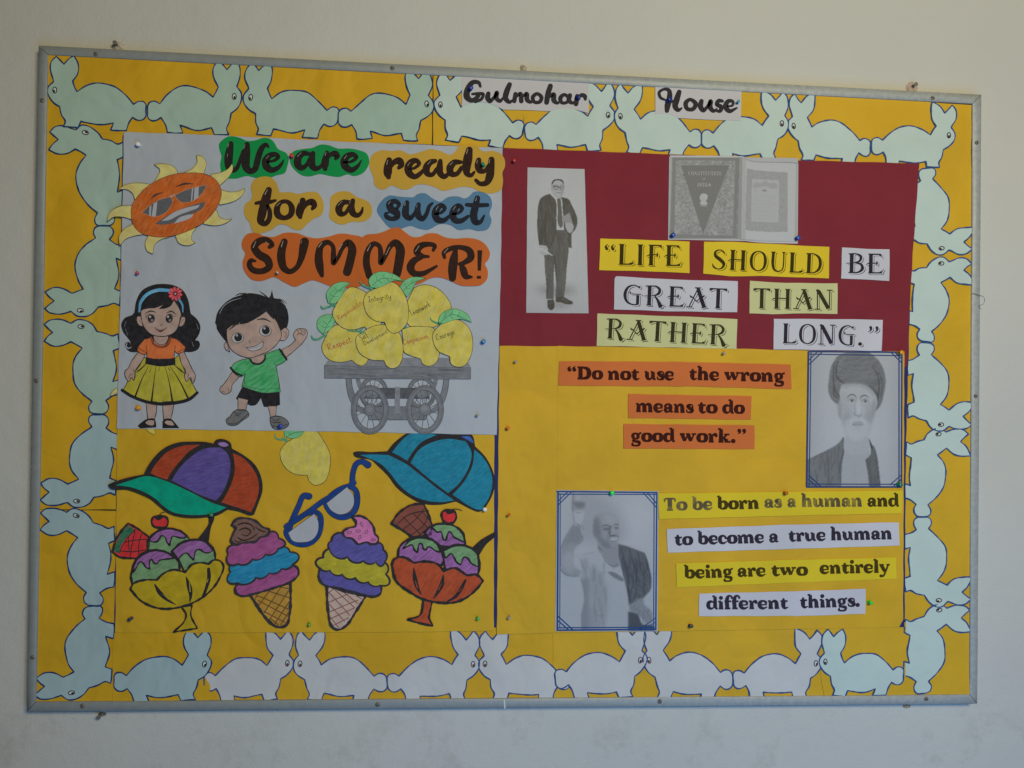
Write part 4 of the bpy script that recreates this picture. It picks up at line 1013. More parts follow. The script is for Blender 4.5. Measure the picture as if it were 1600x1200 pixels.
def scallop(sk, txt, bulge=.26, n=9):
    """closed outline through cusps, every edge swelling outward (x,y,bulge; ! = straight edge)"""
    v = parse(txt); m = len(v); q = [[sk.ox + a[0]/sk.k, sk.oy + a[1]/sk.k] for a, c_ in v]
    ar = sum(q[i][0]*q[(i+1) % m][1] - q[(i+1) % m][0]*q[i][1] for i in range(m)); sg = 1 if ar > 0 else -1
    out = []
    for i in range(m):
        a, b_ = q[i], q[(i+1) % m]; dx, dy = b_[0]-a[0], b_[1]-a[1]
        g = 0 if v[i][1] else (v[i][0][2] if len(v[i][0]) > 2 else bulge)
        for k in range(n):
            t_ = k/n; w = g * (4*t_*(1-t_))**.75
            out.append([a[0] + dx*t_ + dy*w*sg, a[1] + dy*t_ - dx*w*sg])
    return out
def layer(t, sk, txt, mat, lift, om, w=2.9):
    p = scallop(sk, txt); o = t.poly('layer', p, mat, lift, .1); t.outline('edge', p, w, om, lift + .1, parent=o, seed=len(txt), jit=.3)
    return o

s = Thing('paper_sundae', 'paper sundae in a yellow glass with watermelon slice and cherry', 'paper sundae', (262, 885), 6.4, GI, (0, -.5))
P_(s, 'spoon', U2, '745,310! 800,240 830,190 832,110 848,92 872,98 875,150 850,220 832,330! 790,330', BOLD, .1, 0)
P_(s, 'glass_stem', U2, '618,840! 700,828! 692,905 742,1008! 600,1030 555,1038! 640,955 655,900', FYEL, .1, 1.0)
wm = P_(s, 'watermelon', U2, '78,410! 105,320 150,245 200,188! 290,240 368,300! 352,400 270,462! 190,460 128,450', CHER, .2, 1.2)
s.poly('rind', U2.loop('88,405! 115,325 155,255 200,200! 252,240! 185,305 145,365 128,425!'), crayon('rind_green', (30, 92, 62), .3), .32, parent=wm)
s.ink('segment_line', U2.lines('255,238,7 190,308,6 152,372,6 132,420,6; 175,335,7 260,320,8 355,312,7; 140,405,7 240,410,8 345,395,7; 255,245,7 235,330,7 215,455,7; 310,262,7 285,350,7 285,455,7; 205,295,6 205,360,7 210,400,6'), BOLD, .4, parent=wm)
SC = {'t': '350,335! 370,300 420,255 500,228 590,240 655,282 692,325! 640,410! 500,430 385,410! 355,390', 'l': '222,605! 240,520 300,430 380,400 460,400 545,440 595,490 605,545! 560,600! 430,665! 235,665!', 'r': '540,410! 600,350 680,318 760,315 830,340 875,400 885,465! 800,560! 640,560! 600,480'}
for k_, (key, syr) in enumerate((('t', '370,312! 420,260 500,232 590,243 662,290! 635,303 595,298 550,290 535,320! 525,362! 505,335 488,295 462,285 445,310 430,330 395,335! 375,325'),
                 ('l', '232,575! 260,490 330,425 430,402 520,425 562,462! 500,468 445,480 430,505! 405,500 385,470 372,480 372,545! 345,535 318,500 300,488 250,558'),
                 ('r', '545,402! 620,347 720,317 810,337 868,398! 830,418 790,410 765,393 735,398 715,475! 690,450 660,420 635,425 592,472! 575,440'))):
    sc_ = P_(s, 'scoop', U2, SC[key], FGRN, .3 + .18*k_ + (.1 if key != 't' else 0), 1.2)
    P_(s, 'syrup', U2, syr, FPURL, .4 + .18*k_ + (.1 if key != 't' else 0), .9, parent=sc_)
bw = P_(s, 'glass_bowl', U2, '218,700! 250,655 340,630 425,630! 480,580 560,550 650,572! 700,510 780,495 832,505! 870,475 920,480 948,520 920,610 860,700 760,780 650,830 500,855 400,840 300,790', FYEL, .95, 1.2)
s.ink('glass_cut', U2.lines('410,665,10 450,730,34 510,785,22 575,823,5; 655,605,6 680,680,38 692,750,26 685,797,10; 832,545,26 835,610,30 815,690,24 790,755,22'), BOLD, 1.1, parent=bw)
s.ink('glass_gleam', U2.lines('478,742,4 520,780,6; 683,650,4 688,720,8; 828,620,4 822,645,6'), FYL2, 1.3, parent=bw)
ch = P_(s, 'cherry', U2, '386,170 400,138 450,130 500,142 515,178 500,212 450,222 400,208', CHER, .6, 1.2)
s.poly('cherry_top', U2.loop('398,140! 440,125 475,140 440,165'), BOLD, .72, parent=ch); s.ink('cherry_stalk', U2.lines('440,140,8 450,118,7 470,103,6 492,100,3'), BOLD, .74, parent=ch)

s = Thing('paper_cone', 'paper ice cream cone with pink and blue layers under a brown top', 'paper cone', (412, 890), 6.8, GI, (0, .5))
EDG = ink('dark_grey_felt', (.055, .05, .058), .6)
cn = P_(s, 'cone', U2, '1148,740! 1300,700 1468,655! 1470,780 1462,900 1440,980 1390,1000 1335,982', crayon('cone_yellow', (158, 116, 34), .2), .1, 1.6, om=EDG)
BRL = ink('brown_line', (92, 66, 38))
s.ink('wafer_line', U2.lines('1190,790,8! 1215,738,8!; 1220,830,8! 1310,712,8!; 1262,890,8! 1395,685,8!; 1305,940,8! 1455,715,8!; 1345,975,8! 1460,800,8!; 1390,985,8! 1458,880,8!; 1195,755,8! 1245,765,8! 1455,860,8!; 1290,715,8! 1462,770,8!; 1380,685,8! 1465,700,8!; 1215,790,8! 1452,915,8!; 1260,875,8! 1440,970,8!; 1310,930,8! 1380,985,8!'), BRL, .25, parent=cn)
P_(s, 'layer', U2, '1040,690 1090,640 1200,600 1300,560 1400,530 1480,515 1525,540 1530,590 1480,640 1350,690 1200,735 1090,755 1045,730', FPNK, .3, 1.35, om=EDG)
layer(s, U2, '1003,568,.55 1058,655,.2 1200,612,.2 1302,575,.2 1400,542,.2 1490,508,.6 1465,412,.3 1385,385! 1100,470! 1030,497,.3', FSKY, .45, EDG)
layer(s, U2, '985,425,.5 1062,505,.2 1172,468,.2 1275,430,.22 1372,388,.65 1375,303,.3 1310,255! 1100,330! 1015,360,.3', FPNK, .6, EDG)
P_(s, 'layer', U2, '1008,200! 1050,155 1130,148 1210,178 1250,215 1305,240 1290,280 1230,300 1200,330 1150,335 1100,340 1045,355 1005,325 1020,275 1045,225! 1030,210', FBRN, .75, 1.35, om=EDG)
s.ink('wafer_line', U2.lines('1060,200,9 1110,185,12 1170,205,9 1190,240,6; 1070,240,8 1120,225,12 1160,250,10 1130,285,8 1090,275,6; 1060,300,8 1100,320,11 1160,305,9 1210,270,7; 1200,220,7 1240,245,10 1275,255,6; 1035,320,6 1060,335,8 1090,325,5'), ink('brown_swirl', (.045, .028, .022)), .95)

s = Thing('paper_cone', 'paper ice cream cone with purple and yellow layers under a pink sprinkled top', 'paper cone', (548, 895), 6.6, GI, (0, -.4))
cn = P_(s, 'cone', U3, '238,630! 380,680 525,712! 450,830 380,930 320,960 275,935 250,830', WAF, .1, 1.5, om=EDG)
s.ink('wafer_line', U3.lines('248,690,6.5! 300,650,6.5!; 248,760,6.5! 410,690,6.5!; 255,830,6.5! 470,740,6.5!; 262,880,6.5! 440,800,6.5!; 285,930,6.5! 400,870,6.5!; 275,645,6.5! 445,800,6.5!; 250,680,6.5! 410,855,6.5!; 250,765,6.5! 370,900,6.5!; 258,860,6.5! 330,950,6.5!; 370,690,6.5! 465,765,6.5!; 455,710,6.5! 500,735,6.5!'), ink('brown_line2', (110, 72, 66)), .25, parent=cn)
P_(s, 'layer', U3, '178,560 200,500 300,500 450,540 560,590 632,628 635,690 590,715 500,700 350,660 215,628 190,600', FVIO, .3, 1.35, om=EDG)
layer(s, U3, '215,428,.55 195,512,.2 262,520,.24 352,552,.22 448,578,.22 542,606,.22 628,632,.6 672,550,.3 658,462! 420,400! 275,368,.3', FYL2, .45, EDG)
layer(s, U3, '258,362,.26 392,425,.24 508,452,.22 600,460,.5 668,455,.25 652,372,.25 612,318! 430,270! 345,248,.25 275,308,.3', FVIO, .6, EDG)
tp = P_(s, 'layer', U3, '425,130! 480,122 540,150 580,200 592,255! 618,285 605,325 560,330! 530,315 510,320! 470,330 425,290 370,275 358,240 390,215 450,200! 455,170', FPK2, .75, 1.3, om=EDG)
for cx, cy, a in ((495, 185, 60), (470, 232, 0), (530, 240, -60), (480, 280, -60), (405, 243, -10), (580, 297, 0)):
    p = U3.loop_pts(ell(cx, cy, 17, 8, 12, a), [0]*12, 1.0); s.outline('sprinkle', p, .7, EDG, .95, parent=tp)

s = Thing('paper_sundae', 'paper sundae in a red glass with wafer and cherry', 'paper sundae', (683, 880), 6.2, GI, (0, .4))
P_(s, 'spoon', U3, '1290,375! 1370,300 1478,238! 1482,262 1410,335 1360,412!', BOLD, .1, 0)
wf = P_(s, 'wafer', U3, '713,178! 760,110 800,75 860,42 950,33! 985,110 1012,190! 1000,260! 870,280! 800,230', WAFB, .2, 1.3)
s.ink('wafer_line', U3.lines('750,190,6 830,120,7 930,90,7 990,85,5; 800,130,5 930,260,7; 870,100,5 985,215,7; 940,90,5 1005,170,6; 800,220,6 900,140,6 960,60,5; 860,262,6 950,190,6 985,120,5; 905,275,6 1000,195,6'), BOLD, .35, parent=wf)
ss = P_(s, 'glass_stem', U3, '950,740! 1015,740! 988,870! 1018,932! 900,905 833,885! 925,850', FORG, .1, 1.2)
SC = (('955,245! 1010,195 1080,180 1160,190 1240,250 1258,335! 1160,350! 1080,345 1000,300', '1005,205! 1060,183 1120,183 1195,208 1245,275 1248,318! 1215,300 1170,278! 1155,250 1138,238 1128,255 1115,300! 1100,300 1088,270 1080,240 1050,242 1030,225'),
      ('762,430! 775,350 850,290 930,280 1020,300 1080,360 1105,430! 1085,485! 900,475! 770,440', '798,362! 850,303 935,285 1025,308 1080,388! 1040,380 1005,355 980,350 968,372! 950,365 938,330 922,325 905,392! 885,375 865,335 835,345'),
      ('1085,375! 1170,340 1270,345 1340,390 1362,470 1350,560! 1250,560! 1110,515!', '1095,380! 1170,345 1270,348 1340,400 1358,500! 1300,470 1275,435 1250,425 1222,482! 1195,465 1170,420 1155,400 1110,430'))
for k_, (a_, y_) in enumerate(SC):
    sc_ = P_(s, 'scoop', U3, a_, FPURL, .3 + .2*k_, 1.3); P_(s, 'syrup', U3, y_, FGRN, .4 + .2*k_, 1.0, parent=sc_)
bw = P_(s, 'glass_bowl', U3, '718,480! 735,440 800,425 880,467! 960,457 1050,475 1100,527! 1180,505 1240,540 1268,562! 1340,555 1388,600! 1340,660 1270,720 1180,757 1050,757 950,735 850,680 750,600', FORG, .95, 1.4)
s.ink('glass_cut', U3.lines('878,505,8 888,590,34 910,660,24 935,702,5; 1095,560,10 1085,620,32 1050,690,22 1022,732,6; 1258,595,16 1230,650,26 1190,710,24 1125,752,14'), BOLD, 1.1, parent=bw)
s.ink('glass_gleam', U3.lines('890,600,4 905,650,6; 1080,620,4 1060,665,6; 1225,655,4 1205,680,4'), FORG, 1.3, parent=bw)
ch = P_(s, 'cherry', U3, '1082,110! 1090,90 1135,80 1180,95 1190,130 1170,170 1130,178 1095,155', CHER, .75, 1.4)
s.poly('cherry_top', U3.loop('1105,85! 1140,75 1175,85 1160,105 1125,108'), BOLD, .88, parent=ch); s.ink('cherry_stalk', U3.lines('1140,90,6 1160,75,6 1205,73,5 1235,85,3'), BOLD, .9, parent=ch)

# ------------------------------------------------------------------ lettering
# heavy soft-serif letters: height of small letters = 1
def stem(x, top=.9, serif=True, b=True):
    s = '%g,%g,.30! %g,.5,.36 %g,.12,.36!' % (x, top, x, x)
    if serif: s += ';%g,%g,.15! %g,%g,.2!' % (x-.3, top-.02 if top < 1.2 else top, x, top)
    if b: s += ';%g,.09,.17! %g,.09,.17!' % (x-.24, x+.26)
    return s
ARCH = lambda x: '%g,.68,.12 %g,.88,.24 %g,.82,.32 %g,.55,.36 %g,.12,.36!;%g,.09,.17! %g,.09,.17!' % (x+.12, x+.32, x+.54, x+.63, x+.63, x+.42, x+.9)
SOFT = {
 'o': (1.12, '@.56,.91,.18 .27,.78,.32 .19,.5,.38 .27,.22,.32 .56,.09,.18 .85,.22,.32 .93,.5,.38 .85,.78,.32'),
 'n': (1.3, stem(.3) + ';' + ARCH(.3)), 'm': (1.92, stem(.3) + ';' + ARCH(.3) + ';' + ARCH(.93)),
 'u': (1.3, '0,.9,.15! .3,.9,.18!;.28,.88,.32! .28,.4,.36 .4,.14,.28 .65,.13,.2 .85,.3,.12;.66,.9,.15! .92,.9,.18!;.92,.9,.32! .92,.12,.36!;.92,.09,.17! 1.24,.09,.15!'),
 'r': (.95, stem(.3) + ';.42,.66,.12 .55,.86,.22 .72,.86,.3 .78,.74,.26'),
 'a': (1.12, '.2,.68,.26 .3,.86,.2 .55,.92,.2 .76,.74,.32 .76,.3,.34 .86,.1,.2 1.05,.13,.1;.74,.56,.12 .42,.5,.2 .22,.32,.32 .3,.12,.24 .55,.11,.18 .74,.28,.12'),
 'e': (1.06, '.3,.47,.13 .9,.5,.13;.88,.52,.14 .85,.76,.24 .58,.92,.18 .28,.8,.3 .19,.5,.38 .3,.2,.32 .6,.08,.22 .97,.24,.1'),
 's': (.88, '.76,.66,.14 .7,.86,.14 .45,.92,.18 .22,.76,.3 .42,.55,.34 .68,.38,.34 .68,.18,.28 .42,.08,.18 .15,.13,.14 .1,.32,.14'),
 't': (.85, '.36,1.22,.12! .36,.9,.34 .36,.3,.36 .5,.09,.24 .82,.17,.1;.02,.88,.14! .8,.88,.17!'),
 'h': (1.3, stem(.3, 1.48) + ';' + ARCH(.3)), 'k': (1.26, stem(.3, 1.48) + ';.42,.4,.14! .84,.84,.18!;.6,.9,.15! 1.12,.9,.15!;.55,.52,.2! .9,.12,.36!;.66,.09,.16! 1.24,.09,.16!'),
 'b': (1.2, '.28,1.46,.30! .28,.5,.36 .28,.16,.32!;0,1.48,.15! .28,1.48,.18!;.42,.76,.12 .64,.9,.22 .92,.76,.32 .98,.5,.36 .9,.22,.32 .62,.09,.2 .3,.14,.14'),
 'd': (1.24, '.76,.8,.12 .52,.9,.22 .25,.76,.32 .19,.5,.36 .27,.22,.32 .52,.09,.2 .76,.2,.12;.92,1.46,.30! .92,.12,.36!;.62,1.48,.15! .92,1.48,.18!;.92,.09,.17! 1.22,.09,.15!'),
 'g': (1.08, '@.46,.92,.16 .24,.8,.28 .2,.62,.3 .28,.42,.26 .48,.34,.16 .68,.42,.26 .74,.62,.3 .68,.82,.26;.74,.84,.12 .98,.96,.2;.36,.32,.1 .22,.15,.2 .5,.05,.24 .86,-.06,.28 .84,-.32,.22 .45,-.42,.16 .14,-.32,.2 .22,-.08,.1'),
 'i': (.62, stem(.3) + ';.29,1.3,.36 .31,1.3,.36'), 'l': (.62, stem(.3, 1.48)),
 'w': (1.62, '0,.9,.15! .48,.9,.15!;.22,.88,.34! .5,.12,.28!;.52,.12,.13! .78,.85,.13!;.6,.9,.15! 1.0,.9,.15!;.8,.88,.34! 1.08,.12,.28!;1.1,.12,.13! 1.36,.88,.15!;1.15,.9,.15! 1.6,.9,.15!'),
 'y': (1.15, '0,.9,.15! .5,.9,.15!;.22,.88,.34! .58,.15,.3!;.98,.88,.15! .66,.1,.18 .42,-.36,.18 .16,-.36,.28;.78,.9,.15! 1.16,.9,.15!'),
 'c': (1.0, '.85,.66,.24 .7,.88,.18 .48,.91,.22 .25,.76,.32 .19,.5,.38 .27,.22,.32 .56,.08,.22 .93,.25,.1'),
 'f': (.78, '.84,1.3,.22 .74,1.5,.16 .48,1.48,.24 .34,1.2,.34 .34,.12,.36!;.04,.9,.15! .76,.9,.17!;.08,.09,.17! .68,.09,.17!'),
 'D': (1.55, '.36,1.3,.36! .36,.1,.38!;.04,1.33,.15! .66,1.3,.2 1.1,1.12,.34 1.24,.7,.42 1.1,.26,.34 .62,.1,.2 .04,.08,.15!'),
 'T': (1.36, '.12,1.05,.12 .13,1.25,.2 .2,1.33,.16 .66,1.33,.2 1.12,1.33,.16 1.2,1.25,.2 1.22,1.05,.12;.67,1.3,.4! .67,.1,.4!;.34,.08,.16! 1.0,.08,.16!'),
 '.': (.5, '.22,.18,.38 .24,.18,.38'), ' ': (.5, ''),
 '\u201c': (.85, '.2,1.08,.32 .14,1.25,.2 .3,1.45,.05;.6,1.08,.32 .54,1.25,.2 .7,1.45,.05'), '\u201d': (.85, '.3,1.3,.32 .34,1.15,.2 .2,.95,.05;.7,1.3,.32 .74,1.15,.2 .6,.95,.05')}
# engraved capitals with flared stems: height = 1
def cst(x, w=.165): return '%g,1.0,.3! %g,.965,.2! %g,.9,%g! %g,.1,%g! %g,.035,.2! %g,0,.3!' % (x, x, x, w, x, w, x, x)
ENG = {
 'L': (.72, cst(.2) + ';.2,.03,.06! .5,.035,.06! .58,.06,.11! .70,.10,.03!;.6,.05,.05! .68,.24,.01!'), 'I': (.44, cst(.22)),
 'F': (.7, cst(.22) + ';.14,.97,.06! .5,.97,.06! .62,.93,.12!;.6,.96,.05! .66,.78,.01!;.03,.44,.02 .12,.5,.05 .25,.52,.05! .44,.52,.05!;.46,.64,.01! .46,.52,.09! .46,.4,.01!'),
 'E': (.78, cst(.22) + ';.14,.97,.06! .52,.97,.06! .62,.93,.12!;.6,.96,.05! .68,.78,.01!;.03,.44,.02 .12,.5,.05 .25,.52,.05! .44,.52,.05!;.46,.64,.01! .46,.52,.09! .46,.4,.01!;.2,.03,.06! .54,.035,.06! .66,.07,.12!;.64,.05,.05! .74,.24,.01!'),
 'S': (.72, '.6,.74,.01 .56,.86,.07 .38,.97,.05 .19,.86,.1 .2,.68,.14 .42,.48,.17 .58,.28,.14 .52,.1,.09 .33,.02,.05 .14,.12,.08 .06,.3,.01'),
 'H': (.92, cst(.24) + ';' + cst(.70) + ';.03,.44,.02 .12,.5,.05 .25,.52,.05! .7,.52,.05!'),
 'O': (.9, '@.45,.98,.05 .22,.85,.1 .14,.5,.14 .22,.15,.1 .45,.02,.05 .68,.15,.1 .76,.5,.14 .68,.85,.1'),
 'U': (.84, '.2,1.0,.24! .2,.92,.13! .2,.35,.13 .28,.1,.1 .46,.03,.06 .62,.14,.06 .66,.4,.06 .66,.92,.06! .66,1.0,.2!'),
 'D': (.86, cst(.22) + ';.1,.97,.05! .44,.96,.06 .66,.78,.12 .72,.5,.14 .66,.22,.12 .44,.04,.06 .1,.03,.05!'),
 'B': (.76, cst(.22) + ';.1,.97,.05! .4,.97,.06 .58,.84,.12 .55,.64,.1 .34,.53,.05 .02,.49,.03;.34,.53,.05 .6,.44,.1 .65,.24,.14 .5,.06,.08 .1,.03,.05!'),
 'G': (.9, '.74,.98,.02! .70,.84,.1!;.68,.9,.06 .5,.98,.05 .26,.86,.1 .15,.5,.14 .24,.16,.1 .46,.02,.06 .7,.04,.06!;.66,.5,.13! .66,.05,.13!;.36,.62,.07 .36,.6,.07 .38,.55,.03 .5,.54,.04! .8,.54,.04!'),
 'R': (.9, cst(.22) + ';.06,.96,.04 .3,.98,.05 .5,.95,.08 .62,.8,.12 .58,.62,.12 .4,.51,.05 .02,.47,.03;.42,.52,.05! .56,.28,.11! .68,-.02,.19! .7,-.08,.1!;.62,-.03,.05! .84,.06,.02!'),
 'A': (.88, '.46,.95,.05! .14,.06,.05!;.02,.02,.05! .26,.02,.05!;.34,.98,.05! .58,.98,.05!;.44,.98,.1! .48,.86,.17! .72,.06,.17! .73,.0,.28!;.14,.6,.02 .2,.52,.08 .28,.5,.04! .42,.3,.05! .56,.48,.04! .68,.56,.08 .74,.62,.02'),
 'T': (.78, '.04,.86,.01! .08,.94,.12! .2,.97,.06! .58,.97,.06! .7,.94,.12! .74,.86,.01!;.39,1.0,.165! .39,.1,.165! .39,.035,.2! .39,0,.3!'),
 'N': (.84, '.14,.97,.05! .16,.03,.05!;.04,.02,.05! .28,.02,.05!;.1,.99,.08! .2,.9,.17! .62,.06,.17!;.66,.95,.05! .66,.05,.05!;.54,.98,.05! .78,.98,.05!'),
 'C': (.8, '.66,.98,.02! .64,.82,.08!;.64,.88,.05 .46,.98,.05 .24,.86,.1 .15,.5,.14 .24,.15,.1 .46,.02,.06 .68,.14,.03'),
 '.': (.3, '.14,.08,.18 .15,.08,.18'), ' ': (.3, ''),
 '\u201c': (.6, '.16,.74,.13 .11,.84,.09 .2,.98,.01;.42,.74,.13 .37,.84,.09 .46,.98,.01'), '\u201d': (.6, '.22,.9,.13 .24,.8,.09 .12,.66,.01;.48,.9,.13 .5,.8,.09 .38,.66,.01')}
def text_lines(font, text, x0, y0, x1, y1, h, dx=0, dy=0, grow=0, step=.7, wt=None):
    wt = wt or (1.24 if font is SOFT else 1.0)
    """strokes of a word set on the baseline x0,y0 - x1,y1 (photo coordinates) with letters h high"""
    adv = sum(font[c][0] for c in text); L = math.hypot(x1-x0, y1-y0); ux, uy = (x1-x0)/L, (y1-y0)/L
    sx = L/adv; pos = 0; out = []
    for ch in text:
        a, st = font[ch]
        for s_ in st.split(';'):
            s_ = s_.strip()
            if not s_: continue
            cl = s_.startswith('@'); v = parse(s_.lstrip('@'))
            pp = []
            for (gx, gy, w), c_ in v:
                X = (pos + gx)*sx; Y = gy*h
                pp.append([x0 + ux*X + uy*Y + dx, y0 + uy*X - ux*Y + dy, w*wt*(sx+h)*.5 + grow])
            out.append((catmull(pp, [c_ for _, c_ in v], cl, step), cl, (not v[0][1], not v[-1][1])))
        pos += a
    return out

GQ = 'paper slips with the words of the quote about life'
YSLIP = paper('yellow_slip', (.86, .62, .035), .7, .4); LSLIP = paper('light_yellow_slip', (.68, .67, .33), .7, .4); WSLIP = paper('white_slip', (.66, .65, .71), .7, .4)
ENGY = ink('engraved_dark_olive', (.055, .042, .012)); ENGW = ink('engraved_dark_violet', (.038, .030, .045)); ENGL = ink('engraved_olive', (.05, .045, .02))
def slip(label, pts, z, mat, inkm, words, font=ENG, group=GQ, engraved=True, inkgrow=0, tilt=(0, 0), seed=0):
    q = rough_edge(sub_edges(pts, 5), .35, seed)
    t = Thing('word_slip', label, 'word slip', cen(pts), z + .7, group, tilt)
    t.poly('paper', q, mat, 0, .25)
    for w in words:
        tx, x0, y0, x1, y1, h = w[:6]
        if engraved:
            off = h*.062
            sh = t.ink('letter_shadow', text_lines(font, tx, x0, y0, x1, y1, h, off*1.25, off, .15), inkm, .08, stagger=.006)
            t.ink('letter_gap', text_lines(font, tx, x0, y0, x1, y1, h, off*.62, off*.5, .95), mat, .18, parent=sh, stagger=.006)
            t.ink('lettering', text_lines(font, tx, x0, y0, x1, y1, h), inkm, .30, stagger=.006)
        else:
            t.ink('lettering', text_lines(font, tx, x0, y0, x1, y1, h), w[6] if len(w) > 6 else inkm, .1, stagger=.008)
    return t
L6 = lambda x, y: (920 + x/6, 360 + y/6)
R6 = lambda x, y: (1140 + x/6, 360 + y/6)
def bl2(f, x0, y0, x1, y1): a = f(x0, y0); b_ = f(x1, y1); return (a[0], a[1], b_[0], b_[1])
slip('bright yellow slip reading LIFE with an opening quote mark', [L6(108, 75), L6(730, 95), L6(945, 105), L6(943, 402), L6(700, 388), L6(98, 372)], 4.6, YSLIP, ENGY,
     [('\u201c', *bl2(L6, 128, 316, 262, 321), 32.5), ('LIFE', *bl2(L6, 258, 321, 880, 337), 32.5)], seed=31)
slip('bright yellow slip reading SHOULD below the printed book', [(1100, 377.5), (1150, 378), (1296, 386), (1295, 435), (1188, 431.2), (1140, 431.7), (1099, 427.5)], 4.6, YSLIP, ENGY,
     [('SHOULD', 1110, 420.5, 1286, 428, 31.5)], seed=32)
slip('white slip reading BE at the right end of the first line of the quote', [R6(1055, 160), R6(1280, 172), R6(1500, 178), R6(1498, 473), R6(1045, 450)], 4.6, WSLIP, ENGW, [('BE', *bl2(R6, 1090, 400, 1455, 406), 31)], seed=33)
slip('white slip reading GREAT with a rounded upper left corner', [L6(252, 436), L6(262, 430), L6(820, 462), L6(1398, 475), L6(1392, 768), L6(740, 758), L6(235, 740), L6(243, 450)], 4.6, WSLIP, ENGW, [('GREAT', *bl2(L6, 300, 694, 1300, 736), 31.5)], seed=34)
slip('light yellow slip reading THAN', [R6(190, 473), R6(520, 492), R6(1012, 496), R6(1012, 782), R6(600, 778), R6(400, 786), R6(185, 778)], 4.6, LSLIP, ENGL, [('THAN', *bl2(R6, 212, 729, 975, 746), 31.3)], seed=35)
slip('light yellow slip reading RATHER', [L6(80, 778), L6(740, 803), L6(1040, 812), L6(1392, 833), L6(1385, 1112), L6(75, 1082)], 4.5, LSLIP, ENGL, [('RATHER', *bl2(L6, 148, 1012, 1315, 1078), 31.5)], seed=36)
slip('white slip reading LONG with a closing quote mark', [R6(415, 828), R6(1050, 832), R6(1438, 838), R6(1425, 1130), R6(412, 1115)], 4.5, WSLIP, ENGW, [('LONG', *bl2(R6, 480, 1058, 1190, 1080), 31.3), ('.', *bl2(R6, 1195, 1080, 1252, 1082), 33), ('\u201d', *bl2(R6, 1265, 1080, 1400, 1086), 32)], seed=37)

GD = 'paper slips with the words of the two lower quotes'
OSLIP = paper('orange_slip', (.72, .19, .05), .7, .4); Y2SLIP = paper('lemon_slip', (.82, .62, .03), .7, .4)
BRN = ink('print_brown', (.060, .016, .012)); OLV = ink('print_olive', (.075, .052, .012)); VIO = ink('print_violet', (.045, .036, .055)); FADE = faded_ink('print_faded', (.10, .065, .012), (.32, .23, .02))
C4 = lambda x, y: (860 + x/4, 550 + y/4)
xh = 14.2
slip('orange slip reading Do not use, with an opening quote mark', [C4(55, 57), C4(828, 62), C4(826, 215), C4(50, 210)], 5.3, OSLIP, BRN,
     [('\u201c', *bl2(C4, 104, 171, 168, 171), 14), ('Do', *bl2(C4, 166, 171, 328, 172), xh), ('not', *bl2(C4, 358, 174, 556, 176), xh), ('use', *bl2(C4, 588, 175, 774, 177), xh)], SOFT, GD, False, seed=41)
slip('orange slip reading the wrong', [C4(828, 62), C4(1503, 78), C4(1507, 232), C4(824, 213)], 5.35, OSLIP, BRN, [('the', *bl2(C4, 866, 174, 1056, 179), xh), ('wrong', *bl2(C4, 1086, 180, 1464, 188), xh)], SOFT, GD, False, seed=42)
slip('orange slip reading means to do', [C4(487, 262), C4(870, 270), C4(1258, 275), C4(1253, 423), C4(487, 412)], 5.3, OSLIP, BRN, [('means', *bl2(C4, 533, 375, 896, 382), xh), ('to', *bl2(C4, 920, 382, 1044, 384), xh), ('do', *bl2(C4, 1074, 384, 1214, 387), xh)], SOFT, GD, False, seed=43)
slip('orange slip reading good work, with a closing quote mark', [C4(458, 450), C4(1275, 458), C4(1277, 607), C4(457, 603)], 5.3, OSLIP, BRN, [('good', *bl2(C4, 503, 561, 780, 563), xh), ('work.', *bl2(C4, 808, 563, 1160, 567), xh), ('\u201d', *bl2(C4, 1158, 566, 1222, 566), xh)], SOFT, GD, False, seed=44)
xh = 13.8
slip('bright yellow slip reading To be born as a human and, in faded print', [(1028.6, 771), (1225, 768.5), (1410.8, 766.3), (1409, 802), (1225, 806), (1029.6, 811.3)], 6.0, Y2SLIP, OLV,
     [('To', 1036.8, 798, 1074, 797.3, xh, FADE), ('be', 1081.5, 797, 1113.8, 796.5, xh, FADE), ('born', 1120.8, 796.2, 1187, 795, xh, OLV), ('as', 1194, 793.6, 1222, 793, xh, FADE), ('a', 1230.2, 792.6, 1244.5, 792.4, xh, FADE), ('human', 1252, 792.2, 1348, 791.6, xh, FADE), ('and', 1355, 791.6, 1405, 791.6, xh, OLV)], SOFT, GD, False, seed=45)
slip('white slip reading to become a true human', [(1042, 826.7), (1225, 820), (1404, 816), (1406, 852.5), (1225, 858), (1043, 863.5)], 5.3, WSLIP, VIO,
     [('to', 1054, 852.3, 1083, 851.4, xh), ('become', 1090.3, 850.8, 1194.5, 848.3, xh), ('a', 1201.5, 847.8, 1217, 847.4, xh), ('true', 1232, 846.4, 1290.8, 844.8, xh), ('human', 1298, 844.4, 1394.5, 842.6, xh)], SOFT, GD, False, seed=46)
slip('bright yellow slip reading being are two entirely', [(1056.4, 880.3), (1225, 875), (1400, 870.8), (1401, 904.3), (1225, 911), (1057, 917.7)], 5.3, Y2SLIP, OLV,
     [('being', 1069.2, 904, 1145.4, 902, xh), ('are', 1152, 901.4, 1197, 900.4, xh), ('two', 1205, 900.2, 1262.4, 899.2, xh), ('entirely', 1281, 896.8, 1390.5, 894.6, xh)], SOFT, GD, False, seed=47)
slip('white slip reading different', [(1092.8, 927.3), (1240, 924), (1239.3, 962.3), (1091.9, 962.8)], 5.3, WSLIP, VIO, [('different', 1103.8, 952.3, 1231.5, 951.3, xh)], SOFT, GD, False, seed=48)
slip('white slip reading things, beside a bright green pin', [(1239.3, 924), (1352.4, 920), (1352.4, 959), (1238.8, 963)], 5.35, WSLIP, VIO, [('things.', 1250, 950.3, 1344, 947.6, xh)], SOFT, GD, False, seed=49)

